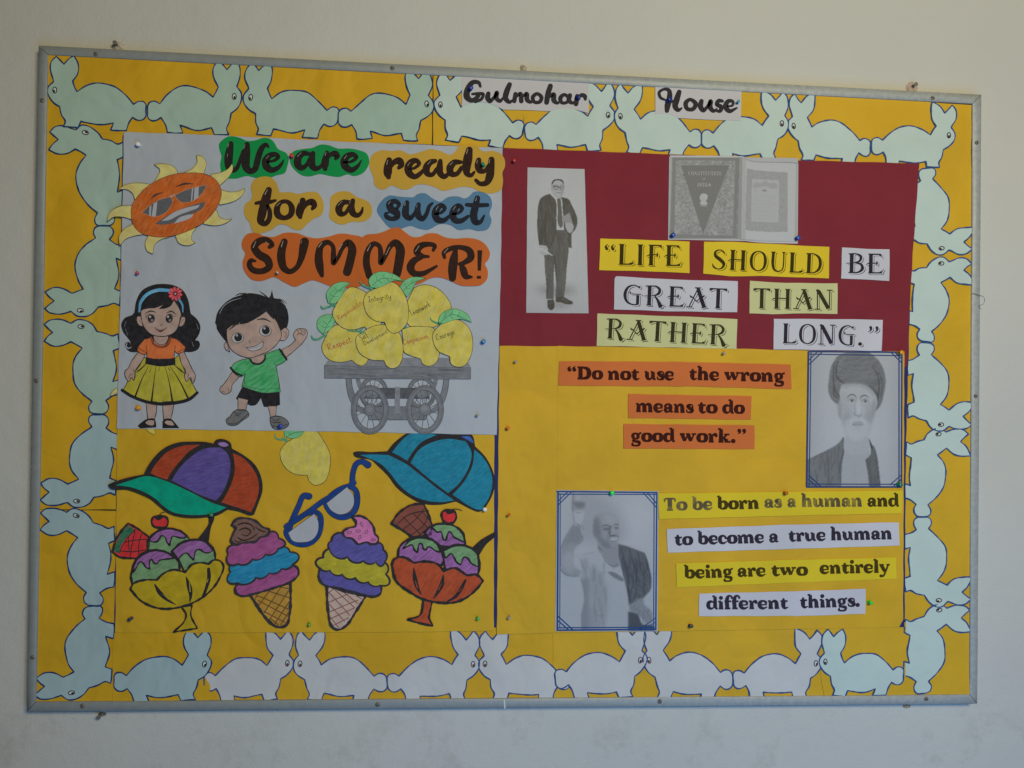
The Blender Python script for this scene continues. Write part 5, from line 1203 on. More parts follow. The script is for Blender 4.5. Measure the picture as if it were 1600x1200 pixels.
def thick(ls, k): return [([[p[0], p[1], p[2]*k] for p in it[0]],) + tuple(it[1:]) for it in ls]
# house name on white slips pinned over the rabbits' ears
GH = 'white slips with the house name at the top'
HSL = paper('white_card', (.64, .62, .64), .7, .3); HL = ink('soft_black', (.045, .042, .045))
A3 = Sk(660, 60, 4); A4 = Sk(920, 80, 4)
t = Thing('name_slip', 'white slip reading Gulmohar, pinned under the top rail', 'name slip', (822, 145), 2.6, GH)
t.poly('paper', A3.loop('247,236! 640,247! 1040,263! 1039,468! 995,455 920,438 850,440 800,455! 640,448 505,445! 450,417 400,402 340,400 280,412 247,428!'), HSL, 0, .25)
t.ink('lettering', A3.lines('362,300,18 352,277,24 315,275,30 285,315,38 278,365,40 308,388,30 345,365,26 358,345,22; 312,348,16 350,346,22 380,348,20 368,380,20 330,395,20; 412,345,28 408,372,34 422,392,28 448,368,20 466,338,28 462,372,30 484,392,24 505,372,14; 545,288,30 528,330,36 520,375,34 545,398,24 565,385,12;'
      '582,348,28 574,392,28; 580,370,14 612,346,26 618,392,30; 622,368,14 652,346,26 655,385,30 680,398,20 695,385,10; @716,346,22 690,368,26 700,398,22 734,396,24 744,368,26; 800,298,32 785,345,34 776,400,32; 785,372,14 820,350,28 822,388,32 845,404,20 862,390,10;'
      '@885,352,22 862,375,28 872,402,22 905,398,20 912,370,22; 922,356,28 916,388,30 940,404,20 955,390,10; 968,362,30 960,410,30; 968,385,12 995,355,26 1015,362,28 1018,380,20'), HL, .1)
t = Thing('name_slip', 'white slip reading House, pinned under the top rail', 'name slip', (1091, 157), 2.6, GH)
t.poly('paper', A4.loop('415,210! 700,222! 955,235! 950,435! 750,428 560,418! 500,395 440,391 416,397!'), HSL, 0, .25)
t.ink('lettering', A4.lines('478,305,14 448,290,20 440,258,20 470,238,18 500,245,26 505,290,36 492,340,38 488,372,28; 565,255,30 550,300,38 540,345,36 558,368,26 582,355,10; 485,318,18 545,312,20; @632,302,22 606,325,30 615,360,26 650,362,26 668,330,30; 704,312,28 698,345,34 715,370,28 742,345,20 762,312,28 758,350,32 780,374,24 800,360,10;'
      '835,312,20 812,310,26 800,332,26 828,350,28 820,374,24 795,372,16; 868,345,12 898,338,16 900,315,20 872,312,26 855,345,34 878,374,28 925,355,12'), HL, .1)

# ------------------------------------------------------------------ grey printed pictures
class Canvas:
    """a tone picture painted in the coordinates of an enlarged detail; 1 = paper white"""
    def __init__(s, x0, y0, x1, y1, cell, base=.5):
        s.x0, s.y0, s.c = x0, y0, cell
        s.w = int((x1-x0)/cell)+1; s.h = int((y1-y0)/cell)+1
        s.a = np.full((s.h, s.w), base, np.float32)
        X, Y = np.meshgrid(np.arange(s.w)*cell + x0, np.arange(s.h)*cell + y0)
        s.G = np.stack([X.ravel(), Y.ravel()], 1); s.X, s.Y = X, Y
    def blur(s, m, r):
        r = r/s.c
        if r < .3: return m
        k = int(r*2.5)+1; g = np.exp(-.5*(np.arange(-k, k+1)/r)**2); g /= g.sum()
        m = np.apply_along_axis(lambda v: np.convolve(np.pad(v, k, 'edge'), g, 'valid'), 0, m)
        return np.apply_along_axis(lambda v: np.convolve(np.pad(v, k, 'edge'), g, 'valid'), 1, m)
    def poly(s, txt, tone, soft=2, op=1.0, clip=None, mask=False):
        v = parse(txt); p = np.array(catmull([list(a) for a, c in v], [c for a, c in v], True, 6))
        bb = (p[:, 0].min(), p[:, 0].max(), p[:, 1].min(), p[:, 1].max())
        sel = (s.G[:, 0] >= bb[0]) & (s.G[:, 0] <= bb[1]) & (s.G[:, 1] >= bb[2]) & (s.G[:, 1] <= bb[3])
        m = np.zeros(len(s.G), np.float32); m[sel] = inside(s.G[sel], p); m = m.reshape(s.a.shape)
        if mask: return s.blur(m, soft)
        m = s.blur(m, soft)*op
        if clip is not None: m = m*clip
        s.a = s.a*(1-m) + tone*m
        return m
    def line(s, txt, tone, soft=.5, op=1.0, clip=None):
        m = np.zeros(s.a.shape, np.float32)
        for q in txt.split(';'):
            v = parse(q); p = np.array(catmull([list(a) for a, c in v], [c for a, c in v], False, s.c*.6))
            for x, y, w in p:
                r = max(w*.5, s.c*.35); k = int(r/s.c)+2
                i = int((y-s.y0)/s.c); j = int((x-s.x0)/s.c)
                a0, a1, b0, b1 = max(0, i-k), min(s.h, i+k+1), max(0, j-k), min(s.w, j+k+1)
                if a0 >= a1 or b0 >= b1: continue
                d = np.hypot(s.X[a0:a1, b0:b1]-x, s.Y[a0:a1, b0:b1]-y)
                m[a0:a1, b0:b1] = np.maximum(m[a0:a1, b0:b1], np.clip((r-d)/s.c+.5, 0, 1))
        m = s.blur(m, soft)*op
        if clip is not None: m = m*clip
        s.a = s.a*(1-m) + tone*m
    def speck(s, amt, seed=1, r=0):
        n = np.random.default_rng(seed).normal(0, amt, s.a.shape).astype(np.float32)
        s.a = s.a + (s.blur(n, r)*(1 if r == 0 else r/s.c*2) if r else n)
def printed(t, name, cv, sk, quad, lift, tint=(1.03, 1.06, 1.13), nu=170, nv=230, dark=1.0):
    """lays the tone picture on a grid spanning the quadrilateral (detail coordinates, clockwise from upper left)"""
    V, F, C = [], [], []
    q = [np.array(p, float) for p in quad]
    for j in range(nv+1):
        b = j/nv
        for i in range(nu+1):
            a = i/nu
            p = (q[0]*(1-a)+q[1]*a)*(1-b) + (q[3]*(1-a)+q[2]*a)*b
            V.append(t.pt(sk.ox + p[0]/sk.k, sk.oy + p[1]/sk.k, lift))
            fx = min(max((p[0]-cv.x0)/cv.c, 0), cv.w-1.001); fy = min(max((p[1]-cv.y0)/cv.c, 0), cv.h-1.001)
            ix, iy = int(fx), int(fy); u, v = fx-ix, fy-iy
            A = cv.a
            tn = (A[iy, ix]*(1-u)+A[iy, ix+1]*u)*(1-v) + (A[iy+1, ix]*(1-u)+A[iy+1, ix+1]*u)*v
            tn = tn if tn > .36 else .36*(max(tn, .01)/.36)**dark
            tn = float(min(max(tn, .012), .8)); C += [tn*tint[0], tn*tint[1], tn*tint[2], 1.0]
    w = nu+1
    for j in range(nv):
        for i in range(nu):
            k = j*w+i; F.append((k, k+w, k+w+1, k+1))
    o = link(name, V, F, print_mat(), t.o)
    at = o.data.color_attributes.new('tone', 'FLOAT_COLOR', 'POINT'); at.data.foreach_set('color', C)
    return o
def hatch(cv, m, seed, n, box, tone, w, op, ang=(-.3, .3), L=(20, 60)):
    r = random.Random(seed); q = []
    for _ in range(n):
        x = r.uniform(box[0], box[2]); y = r.uniform(box[1], box[3]); a = r.uniform(*ang) + math.pi/2; l = r.uniform(*L)
        q.append('%g,%g,%g %g,%g,%g' % (x, y, w, x + l*math.cos(a), y + l*math.sin(a), w))
    cv.line(';'.join(q), tone, 2.2, op, m)
PWP = paper('photo_paper', (.60, .61, .65), .6, .4)

# standing man
C1 = Sk(800, 240, 4.615)
t = Thing('portrait_print', 'tall grey print of a standing man in a suit holding a book', 'picture', (871, 377), 4.4, 'grey prints of three men')
quad = [(112, 100), (523, 112), (552, 1152), (103, 1148)]
t.poly('paper', rough_edge(sub_edges(straight(quad, 1, C1.ox, C1.oy, C1.k), 5), .3, 3), PWP, 0, .25)
c = Canvas(95, 90, 560, 1165, 3, .47)
c.a += .05*np.exp(-((c.X-330)**2/160**2 + (c.Y-500)**2/420**2)); c.a -= .05*(c.Y > 900)*np.clip((c.Y-900)/250, 0, 1)
c.poly('160,970 260,950 430,960 470,990 400,1020 220,1010', .24, 26, .8); c.poly('250,1090 330,1060 440,1075 360,1120', .26, 18, .7)
jk = '272,290! 240,300 205,325 190,370 183,450 182,520 190,600 198,660! 245,668 262,690! 290,650 318,550! 378,550! 400,600 405,675! 430,682! 428,580! 460,540 472,480 455,420 430,370 410,330 350,312! 320,330'
tr_ = '312,548! 378,552! 405,640 408,700 395,820 385,950 375,1030! 312,1035! 318,940 305,800! 300,900 300,1050! 245,1048! 248,950 238,850 232,730! 262,690'
m = c.poly(tr_, .125, 1.5); hatch(c, m, 3, 60, (235, 560, 400, 1030), .06, 5, .55, (-.12, .12), (40, 110)); hatch(c, m, 4, 40, (235, 560, 400, 1030), .20, 5, .5, (-.12, .12), (40, 110))
c.line('318,560,4 330,620,4; 345,560,4 350,640,4; 335,560,3 340,700,3; 305,740,8 318,880,10 312,960,8; 250,900,6 256,1000,6; 390,900,8 385,1000,8', .045, 1.2, .9, m)
m = c.poly(jk, .085, 1.5); hatch(c, m, 5, 50, (185, 320, 460, 680), .15, 7, .6, (-.25, .25), (30, 90)); hatch(c, m, 6, 50, (185, 320, 460, 680), .035, 6, .6, (-.25, .25), (30, 90))
c.line('245,400,4 238,500,7 240,640,4; 270,300,5 285,380,5 320,440,6; 390,330,5 372,400,5; 262,690,5 300,620,5 318,550,4; 380,550,4 402,620,6 430,680,4; 182,520,4 190,600,4 198,660,4; 400,440,5 440,470,8', .02, 1, .9)
c.poly('285,285! 318,350 320,470 322,550! 375,550! 365,400 355,320 345,310!', .50, 1.2); c.poly('325,325! 350,322! 358,400 368,520! 350,540! 333,510 330,400', .13, 1.2); c.line('328,335,3 333,420,3 336,510,3', .06, .8, .8)
c.poly('365,455! 415,425! 440,510! 395,545!', .30, 1.5); c.line('365,455,2 395,545,3 440,510,2', .12, .8, .8); c.poly('385,505 420,500 445,520 440,550 420,575 400,560', .40, 2)
c.poly('195,660! 245,665! 262,710 295,735! 262,728 235,732 205,715', .42, 2); c.line('170,680,8 215,690,16 290,735,6', .52, 1, .9); c.line('205,665,3 245,668,3', .6, .8, .7); c.line('205,715,2 235,735,3 262,725,2; 425,575,3 400,565,2', .15, 1, .7)
c.poly('255,1055! 300,1052! 306,1080 300,1120 278,1130 258,1110', .05, 1.5); c.poly('315,1035! 370,1030! 410,1055 438,1070 435,1085 390,1085 345,1072 318,1070', .05, 1.5); c.line('268,1065,3 292,1065,3; 268,1080,3 292,1080,3; 360,1045,4 400,1068,4', .22, 1, .8)
c.poly('283,230 285,270 300,300 330,320 352,315 370,285 374,240 370,205 350,190 315,188 292,205', .43, 2); c.poly('286,230! 288,205 300,190 330,183 358,188 372,205 374,235! 368,215 352,198 325,193 303,202 294,218', .03, 1.2)
c.poly('283,235 290,232 294,262 286,262', .34, 1.5); c.line('298,237,7 332,240,7 345,241,5 374,240,7; 301,242,5 305,256,5 326,258,5 334,243,5; 346,243,5 350,257,5 367,257,5 372,243,5', .04, .7, .9); c.line('340,245,3 344,262,4 337,266,3', .27, 1, .8); c.line('320,284,4 338,281,5 354,284,4', .12, .8, .9); c.line('296,232,4 315,228,6 332,231,5; 346,231,5 360,229,6 372,233,4', .12, .8, .8); c.poly('360,215 373,235 370,285 352,312 350,270', .32, 5, .7); c.line('308,270,3 312,292,3; 366,268,3 362,290,3', .25, 1.5, .7); c.line('300,290,5 325,316,6 352,310,5', .30, 2, .7); c.line('312,270,3 316,280,3', .33, 1, .6)
c.speck(.012, 2)
printed(t, 'printed_picture', c, C1, quad, .15, nu=140, nv=340, dark=1.45)

# man with turban
D2 = Sk(1240, 530, 4.8)
t = Thing('portrait_print', 'grey portrait of a bearded man in a turban, framed with blue pen lines', 'picture', (1336, 655), 5.4, 'grey prints of three men')
quad = [(108, 85), (820, 95), (812, 1112), (94, 1112)]
t.poly('paper', rough_edge(sub_edges(straight(quad, 1, D2.ox, D2.oy, D2.k), 5), .25, 5), PWP, 0, .25)
c = Canvas(85, 80, 830, 1120, 4, .46)
c.a += .06*np.exp(-((c.X-480)**2/230**2 + (c.Y-700)**2/260**2)); c.a -= .07*np.clip((np.abs(c.X-470)-220)/160, 0, 1)
# coat and shirt
c.poly('345,850! 375,830 560,830 580,880! 640,1120! 345,1120!', .40, 4); m = c.poly('90,915! 160,875 250,835 320,795 372,735! 378,830 365,930 355,1120! 85,1120!', .20, 3); hatch(c, m, 8, 60, (100, 780, 370, 1110), .22, 9, .5, (-.2, .4), (40, 140)); hatch(c, m, 9, 45, (100, 780, 370, 1110), .11, 9, .5, (-.2, .4), (40, 140))
c.line('372,740,12 372,850,12 350,940,8 352,1110,6; 160,980,5 180,1060,6; 260,900,6 270,1100,4; 90,915,4 250,835,4 345,780,4', .09, 2, .8)
m = c.poly('562,745! 590,800! 605,800! 625,870 640,980 655,1120! 570,1120! 555,1000 538,905! 575,880', .13, 3); hatch(c, m, 10, 30, (540, 800, 650, 1110), .19, 8, .6, (-.2, .1), (50, 120)); c.line('565,750,8 585,800,12 590,850,10 545,905,7', .07, 2, .85)
c.line('600,805,5 592,850,4 560,885,4', .3, 1, .8); c.poly('385,725! 560,725! 562,830 500,875 440,872 378,830', .43, 5); c.line('440,860,4 480,872,4 520,865,4; 455,930,3 455,1090,3', .34, 2, .7)
# head
c.poly('352,345! 540,338! 605,400 612,520 590,600 570,690 520,750 465,762 410,740 375,660 360,560 345,450', .46, 3)
c.poly('325,450! 350,445 358,520 365,610! 340,590 328,520', .36, 4); c.line('335,465,4 350,500,6 348,560,5', .15, 3, .6); c.poly('590,490 612,440 608,560 588,600', .33, 6)
c.poly('375,550 420,560 430,600 405,660 385,660', .33, 14, .8); c.poly('540,560 590,540 580,640 555,640', .34, 12, .8); c.poly('358,400 385,390 385,520 365,540', .40, 10, .7)
# turban
m = c.poly('330,490! 290,460 262,400 265,300 285,200 330,130 400,98 470,92 560,98 630,150 672,220 690,310 680,400 655,490 612,548! 625,450 600,400 545,350 490,338 420,335 360,338! 345,400 350,445!', .20, 3)
hatch(c, m, 11, 60, (270, 110, 680, 340), .15, 12, .5, (.9, 1.9), (60, 150)); hatch(c, m, 12, 45, (270, 110, 680, 340), .25, 11, .5, (.9, 1.9), (60, 150))
c.line('330,160,8 318,230,11 322,280,12 350,310,12 380,330,8; 305,180,6 298,260,9 302,340,10 320,400,12 345,430,8; 345,210,4 400,225,4; 590,200,6 625,260,8 640,330,10 635,440,10; 560,345,6 600,375,10 632,430,12 628,470,8; 300,360,8 305,420,10 335,440,8; 640,250,5 665,330,6 655,430,6', .06, 2.2, .75, m)
c.line('380,130,8 330,200,8; 360,180,6 340,240,8; 440,330,10 520,335,10', .28, 4, .5, m); c.line('360,340,5 450,332,4 540,340,4 600,392,5', .12, 1.5, .6)
# face features
c.line('400,442,4 415,424,9 440,415,11 460,422,8 470,440,5; 500,450,4 506,432,8 524,422,10 545,424,8 562,440,4', .10, 1.8, .85)
c.line('404,464,4 420,452,6 440,448,7 460,462,4; 508,466,4 526,453,6 546,454,6 562,468,4', .12, 1.5, .8); c.poly('426,461 436,452 447,456 447,466 438,472 428,470', .09, 2); c.poly('527,465 536,456 547,460 547,469 539,475 530,473', .09, 2)
c.line('412,470,3 434,478,3 458,468,3; 516,472,3 538,481,3 560,472,3; 408,490,4 436,500,4 462,488,3; 515,494,3 540,502,4 562,490,3', .30, 2.5, .7); c.poly('400,448 420,436 455,438 466,455 440,446', .36, 4, .6); c.poly('504,452 525,440 555,444 562,458 535,450', .36, 4, .6)
c.line('470,440,5 463,480,7 460,530,9 458,556,7; 500,448,4 505,490,4 507,535,4', .30, 4, .75); c.line('454,556,5 462,568,6 478,574,6 488,580,6 500,574,6 508,562,5', .13, 2.2, .8); c.poly('477,462 492,462 498,556 480,560', .54, 6, .75); c.line('440,568,5 420,600,7; 522,568,4 545,600,6', .34, 6, .6); c.poly('375,480 410,500 430,560 400,570 378,540', .37, 14, .7); c.poly('545,500 590,480 590,560 560,580', .36, 14, .7)
c.line('380,372,3 470,364,4 550,374,3', .41, 4, .5); c.poly('355,350 540,340 600,395 605,430 560,385 470,352 360,362', .33, 7, .7)
c.poly('385,620 430,592 480,590 535,600 568,640 550,715 515,750 465,758 420,740 390,690', .50, 10, .8); c.poly('415,645! 432,612 460,598 485,604 510,598 532,610 545,645! 520,620 485,616 445,624', .52, 3, .9)
c.poly('436,640 452,618 480,614 508,618 525,640 505,652 480,646 455,652', .34, 4, .75); c.line('438,644,4 460,640,5 482,644,5 502,640,5 522,646,3', .19, 2, .8); c.line('372,600,4 384,700,5 420,750,5; 587,600,4 572,700,5 530,750,5', .37, 4, .6); c.line('362,470,4 368,560,5 376,610,4', .33, 3, .6); c.poly('455,650 480,646 508,652 496,664 466,664', .42, 3, .85); c.line('440,672,5 480,682,6 520,670,5', .36, 5, .6); c.line('415,640,4 400,690,5 425,735,4; 548,640,4 556,690,4 535,730,4', .40, 5, .6)
c.speck(.011, 3)
printed(t, 'printed_picture', c, D2, quad, .15, nu=190, nv=270, dark=1.15)
PENB = ink('blue_pen', (.045, .075, .20))
t.ink('pen_border', thick(D2.lines('110,92,9! 820,98,9!; 812,96,9! 808,1108,9!; 812,1108,9! 96,1108,9!; 98,1108,9! 112,92,9!; 112,112,6! 815,124,6!; 790,98,7! 790,1108,7!; 805,1088,6! 105,1086,6!; 116,1105,6! 130,95,6!; 112,160,6! 180,92,6!; 118,188,6! 215,94,6!; 730,98,6! 812,180,6!; 758,98,6! 812,150,6!; 112,1020,7! 205,1106,7!; 108,1050,7! 175,1106,7!; 722,1092,6! 808,1018,6!; 748,1106,6! 808,1048,6!'), 1.35), PENB, .3, stagger=.01)

# man with raised arm
D3 = Sk(850, 750, 4.8)
t = Thing('portrait_print', 'grey print of a balding man with a raised hand and a shawl, blue pen border', 'picture', (948, 876), 5.4, 'grey prints of three men')
quad = [(96, 76), (856, 86), (850, 1134), (90, 1134)]
t.poly('paper', rough_edge(sub_edges(straight([(95, 75), (858, 84), (852, 1136), (84, 1134)], 1, D3.ox, D3.oy, D3.k), 5), .25, 6), PWP, 0, .25)
c = Canvas(80, 70, 865, 1145, 4, .44)
c.a += .05*np.exp(-((c.X-700)**2/170**2 + (c.Y-300)**2/200**2)); c.poly('270,60 560,230 620,420 500,500 300,460 200,480 240,250', .33, 34, .7)
c.poly('120,720 260,760 280,1100 120,1100', .44, 10)
# raised arm
c.poly('215,100! 235,100! 240,160 300,170 305,215! 215,235', .32, 7); c.poly('218,170 260,160 310,175 305,200 250,210', .19, 8, .8); c.line('218,80,5 216,160,5 214,230,5', .13, 2, .8); c.poly('235,235 265,230 300,240 295,290 275,330 245,325', .44, 5); c.line('240,245,6 275,245,7; 215,235,5 228,330,5; 250,330,8 268,350,9 262,385,6; 285,345,4 300,370,5', .17, 3, .75)
m = c.poly('222,335! 250,350 292,440! 260,480 230,520 222,560 225,640 285,690! 265,722! 215,722 150,705 122,670! 122,600 128,500 160,430 195,380', .31, 6)
c.poly('222,340 250,350 290,440 255,480 200,470 150,500 170,430', .25, 12, .8, m); c.poly('140,560 215,540 235,640 200,690 135,640', .38, 16, .8, m)
c.line('222,335,5 160,430,5 128,510,5; 250,350,5 275,400,5 292,440,5 260,485,5; 125,672,6 160,708,7 215,722,7 262,718,6; 120,560,5 124,640,5', .15, 2.5, .75)
# shirt
m = c.poly('225,560! 300,545 370,535 400,520! 460,600 520,660 578,650! 600,760 625,860 632,960 630,1134! 278,1134! 280,1000 300,900 285,790 262,720! 285,680', .42, 4)
c.poly('270,740 330,730 345,900 340,1134 275,1134', .24, 16, .85, m); c.poly('345,650 440,720 470,1000 400,1134 345,1134 355,900', .31, 16, .8, m); c.poly('300,580 330,600 310,720 280,700', .30, 10, .7, m); hatch(c, m, 15, 14, (300, 600, 460, 1000), .25, 12, .45, (-.3, .2), (60, 140)); c.line('270,590,5 290,640,5 275,700,5; 385,640,6 378,760,6; 420,680,5 440,760,5; 390,780,4 395,1010,4 465,1015,4; 465,800,4 465,1100,3; 370,540,5 300,560,4', .20, 3, .65, m)
c.poly('480,690 520,690 600,755 590,760', .19, 3, .9)
# shawl
m = c.poly('556,478! 620,495 700,525 755,545! 775,600 790,660 805,740 800,820 760,870 745,885! 720,905! 640,935! 635,940! 625,850 600,740 575,640 552,560!', .13, 4)
hatch(c, m, 16, 70, (560, 500, 800, 920), .17, 9, .55, (-.5, .2), (50, 150)); hatch(c, m, 17, 50, (560, 500, 800, 920), .055, 8, .6, (-.5, .2), (50, 150)); c.line('575,500,6 620,700,8 640,920,6; 640,520,6 690,700,8 690,880,6; 755,545,6 800,740,6; 700,540,5 730,650,7', .05, 2.5, .8, m)
c.poly('632,985! 700,1000 740,1080 815,1090 830,1134! 628,1134!', .09, 5); m = c.poly('640,940! 700,895 745,890 750,930 800,975 815,1030 800,1080 760,1075 735,1030 690,1000 640,975', .27, 6); hatch(c, m, 18, 20, (640, 900, 810, 1070), .19, 7, .5, (.2, 1.4), (20, 50)); c.line('640,940,5 700,900,5; 700,1000,5 735,1030,6 745,1075,5; 680,960,4 720,985,4; 770,990,4 800,1040,4', .13, 2, .7)
# neck and head
m = c.poly('402,440! 555,440! 555,560 575,645! 520,665! 470,610 400,520!', .29, 5); c.line('440,570,5 490,635,6 530,645,5 555,632,5; 405,500,6 430,525,6', .10, 2, .75)
m = c.poly('368,330 372,280 400,255 450,243 510,250 545,280 562,330 566,400 560,450 540,480 500,520 450,510 410,470 380,430 365,390', .33, 4)
c.poly('465,255 525,270 550,320 515,335 470,310', .37, 12, .85, m); c.poly('370,300 400,275 430,400 425,480 385,430 366,390', .20, 14, .85, m); c.poly('425,440 475,455 510,515 440,508', .19, 12, .75, m); c.poly('450,380 495,385 490,430 455,420', .31, 8, .7, m); c.poly('520,375 560,370 562,410 530,410', .33, 8, .7, m)
c.line('432,354,5 450,341,9 475,341,10 492,350,6; 524,340,5 540,330,9 560,338,6', .12, 2.6, .85); c.poly('440,368 455,358 478,358 490,368 472,378 450,376', .15, 3, .85); c.poly('528,358 542,350 560,356 556,368 538,368', .15, 3, .85); c.line('448,368,3 470,366,3; 535,360,3 552,360,3', .30, 1.5, .5); c.line('442,385,3 465,388,3 488,382,3', .20, 3, .6)
c.poly('492,345 505,345 506,400 486,410 484,395', .12, 5, .8); c.poly('504,355 516,358 526,400 508,408', .36, 4, .75); c.line('488,408,5 500,416,7 518,416,7 530,408,5', .10, 2.4, .85)
c.line('484,436,5 498,422,9 520,420,9 545,420,9 560,432,5', .10, 3, .8); c.poly('496,440 520,432 552,430 548,446 520,456 502,452', .44, 3.5, .8); c.line('495,450,4 515,463,6 545,455,4', .14, 2.4, .8); c.line('482,400,3 474,430,5 484,466,4', .17, 4, .65); c.line('500,480,4 530,482,4', .20, 3, .5)
c.line('368,380,4 376,420,4', .12, 2, .6)
c.speck(.011, 4)
printed(t, 'printed_picture', c, D3, quad, .15, nu=190, nv=270, dark=1.2)
PB3 = ink('blue_pen_bright', (.03, .085, .26))
t.ink('pen_border', thick(D3.lines('95,86,10! 852,94,10!; 846,92,10! 838,1125,10!; 840,1120,11! 95,1126,11!; 100,1130,12! 106,84,12!; 108,106,7! 848,108,7!; 826,92,7! 822,1125,7!; 830,1104,8! 105,1108,8!; 118,1105,6! 122,100,6!; 100,165,7! 178,88,7!; 104,190,7! 205,90,7!; 742,92,7! 842,205,7!; 772,92,7! 845,178,7!; 98,1015,9! 215,1122,9!; 98,1048,9! 185,1125,9!; 720,1118,6! 836,1035,6!; 755,1122,6! 838,1062,6!'), 1.1), PB3, .3, stagger=.01)

# ------------------------------------------------------------------ the printed book
K5 = Sk(1030, 230, 6.667)
t = Thing('book_print', 'grey print of an open book with a triangle on its cover', 'book print', (1146, 311), 4.7)
t.poly('paper', rough_edge(straight([(112, 85), (840, 92), (868, 95), (950, 118), (1100, 140), (1450, 165), (1443, 1004), (1150, 1000), (1000, 990), (850, 972), (600, 965), (97, 965)], 1, K5.ox, K5.oy, K5.k), .2, 8), PWP, 0, .25)
c = Canvas(90, 75, 1460, 1010, 5, .45)
G_ = .19
c.poly('135,105! 832,108! 805,955! 104,950!', G_, 2); c.poly('112,105! 140,105! 112,950! 98,950!', .34, 4, .6)
m = c.poly('175,135! 795,143! 765,922! 157,905!', .29, 2)
rr = np.random.default_rng(9); n = rr.normal(0, 1, c.a.shape).astype(np.float32)
c.a += m*(c.blur(n, 5)*.14) ; c.a -= m*.12*(c.blur(rr.normal(0, 1, c.a.shape).astype(np.float32), 4) > .62)
for (x, y) in ((270, 162), (470, 162), (690, 162), (280, 580), (655, 580), (275, 885), (650, 890)):
    c.line(';'.join('%g,%g,5 %g,%g,5' % (x-38+k*12, y-6-(k % 3)*3, x-36+k*12, y+8) for k in range(7)), .10, 1.5, .8)
c.line('230,440,4 295,440,4; 205,715,4 270,730,4 340,720,4; 590,730,4 640,738,4 695,725,4', .14, 1.5, .7)
c.poly('225,185! 730,190! 455,905!', .155, 2)
c.poly('835,100! 868,104! 855,962! 806,956!', .27, 3); c.line('833,100,5 812,955,5', .10, 2, .8); c.line('848,104,4 830,955,4', .40, 3, .8)
m = c.poly('868,108! 930,140 1000,152 1100,158 1440,165! 1425,988! 1150,985 1000,975 858,958!', .50, 2); c.poly('868,108! 905,130! 895,965! 858,958!', .38, 8, .8)
c.line('875,108,5 950,143,5 1040,155,6 1200,158,6 1350,160,8 1445,168,8; 850,960,5 1000,970,4 1100,978,3 1430,985,3', .10, 1.5, .8); c.line('1432,165,10 1415,985,10', .32, 2, .7); c.line('1444,170,4 1428,985,4', .16, 1, .6)
m = c.poly('912,220! 1000,238 1340,262! 1335,885! 1000,875 895,862!', .33, 2); c.a += m*c.blur(rr.normal(0, 1, c.a.shape).astype(np.float32), 4)*.04
c.poly('968,330! 1250,345! 1243,785! 955,772!', .44, 2)
c.poly('975,400 1010,365 1060,375 1105,350 1150,375 1200,370 1232,400 1225,430 1150,425 1100,405 1040,420 985,425', .33, 4, .8); c.poly('1070,448 1095,440 1120,448 1118,458 1072,456', .24, 2)
c.line('990,470,5 995,445,5 1010,455,5 1012,472,4', .25, 1, .8)
for k in range(14):
    y = 492 + k*19.5; x1 = 1225 - (rr.uniform(0, 60) if k % 4 == 3 else rr.uniform(0, 12)); c.line('%g,%g,4 %g,%g,4' % (1045 if k < 1 else 975 - k*.8, y, x1, y + 8), .31, 1.2, .75 if k % 2 else .5)
lg = .46
c.poly('425,512! 438,490 465,484 492,490 506,510! 500,540 488,560 503,590 488,602! 438,600! 424,588 436,560 424,538', lg, 2); c.line('430,612,6! 495,614,6!; 462,520,4 462,580,4; 445,600,3 480,602,3', lg, .8, .9); c.line('462,535,4 462,570,4; 448,530,3 450,560,3; 478,530,3 476,560,3', .3, 1, .6)
c.speck(.008, 7)
printed(t, 'printed_picture', c, K5, [(104, 100), (1446, 112), (1438, 990), (92, 962)], .15, nu=290, nv=190)
LG = ink('light_print', (.46, .46, .47))
def K(x, y): return (1030 + x/6.667, 230 + y/6.667)
for tx, x0, x1, y, h in (('CONSTITUTION', 300, 650, 292, 40), ('OF', 448, 484, 338, 16), ('INDIA', 395, 540, 410, 38)):
    a_ = K(x0, y); b_ = K(x1, y + 2)
    t.ink('cover_lettering', text_lines(ENG, tx, a_[0], a_[1], b_[0], b_[1], h/6.667, grow=.15, step=.5), LG, .3, stagger=.006)

# ------------------------------------------------------------------ pins
def pin(label, x, y, z, rgb, r=3.6, lean=(0, 0), flat=False, clear=False, key=None):
    k = r / 1.22e3 * 1.0
    if clear:
        m = MATS.get('clear_pin')
        if not m:
            m, nt, bs = new_mat('clear_pin'); bs.inputs['Base Color'].default_value = (.75, .74, .70, 1); bs.inputs['Transmission Weight'].default_value = .6; bs.inputs['Roughness'].default_value = .25; MATS['clear_pin'] = m
    else: m = plastic('pin_%d_%d_%d' % rgb, rgb, .3)
    o = bpy.data.objects.new('push_pin', None); o['label'] = label; o['category'] = 'push pin'; o['group'] = 'push pins holding the papers'
    o.location = P(x, y, z*MM); COL.objects.link(o); o.rotation_euler = (math.radians(lean[0]), 0, math.radians(lean[1]))
    R = k*1.22
    prof = [(R*.85, .0002), (R*.95, .0010), (R*.9, .0016), (R*.5, .0020), (R*.42, .0060), (R*.62, .0072), (R, .0078), (R, .0094), (R*.85, .0102), (R*.2, .0104)] if not flat else [(R*.95, .0002), (R, .0008), (R*.8, .0018), (R*.3, .0024), (R*.05, .0025)]
    V, F = lathe(prof, 16); h = link('pin_head', V, F, m, o)
    for p_ in h.data.polygons: p_.use_smooth = True
    V, F = lathe([(.0005, -.004), (.0005, .001), (.0003, .0012)], 6); link('pin_point', V, F, STEEL, o)
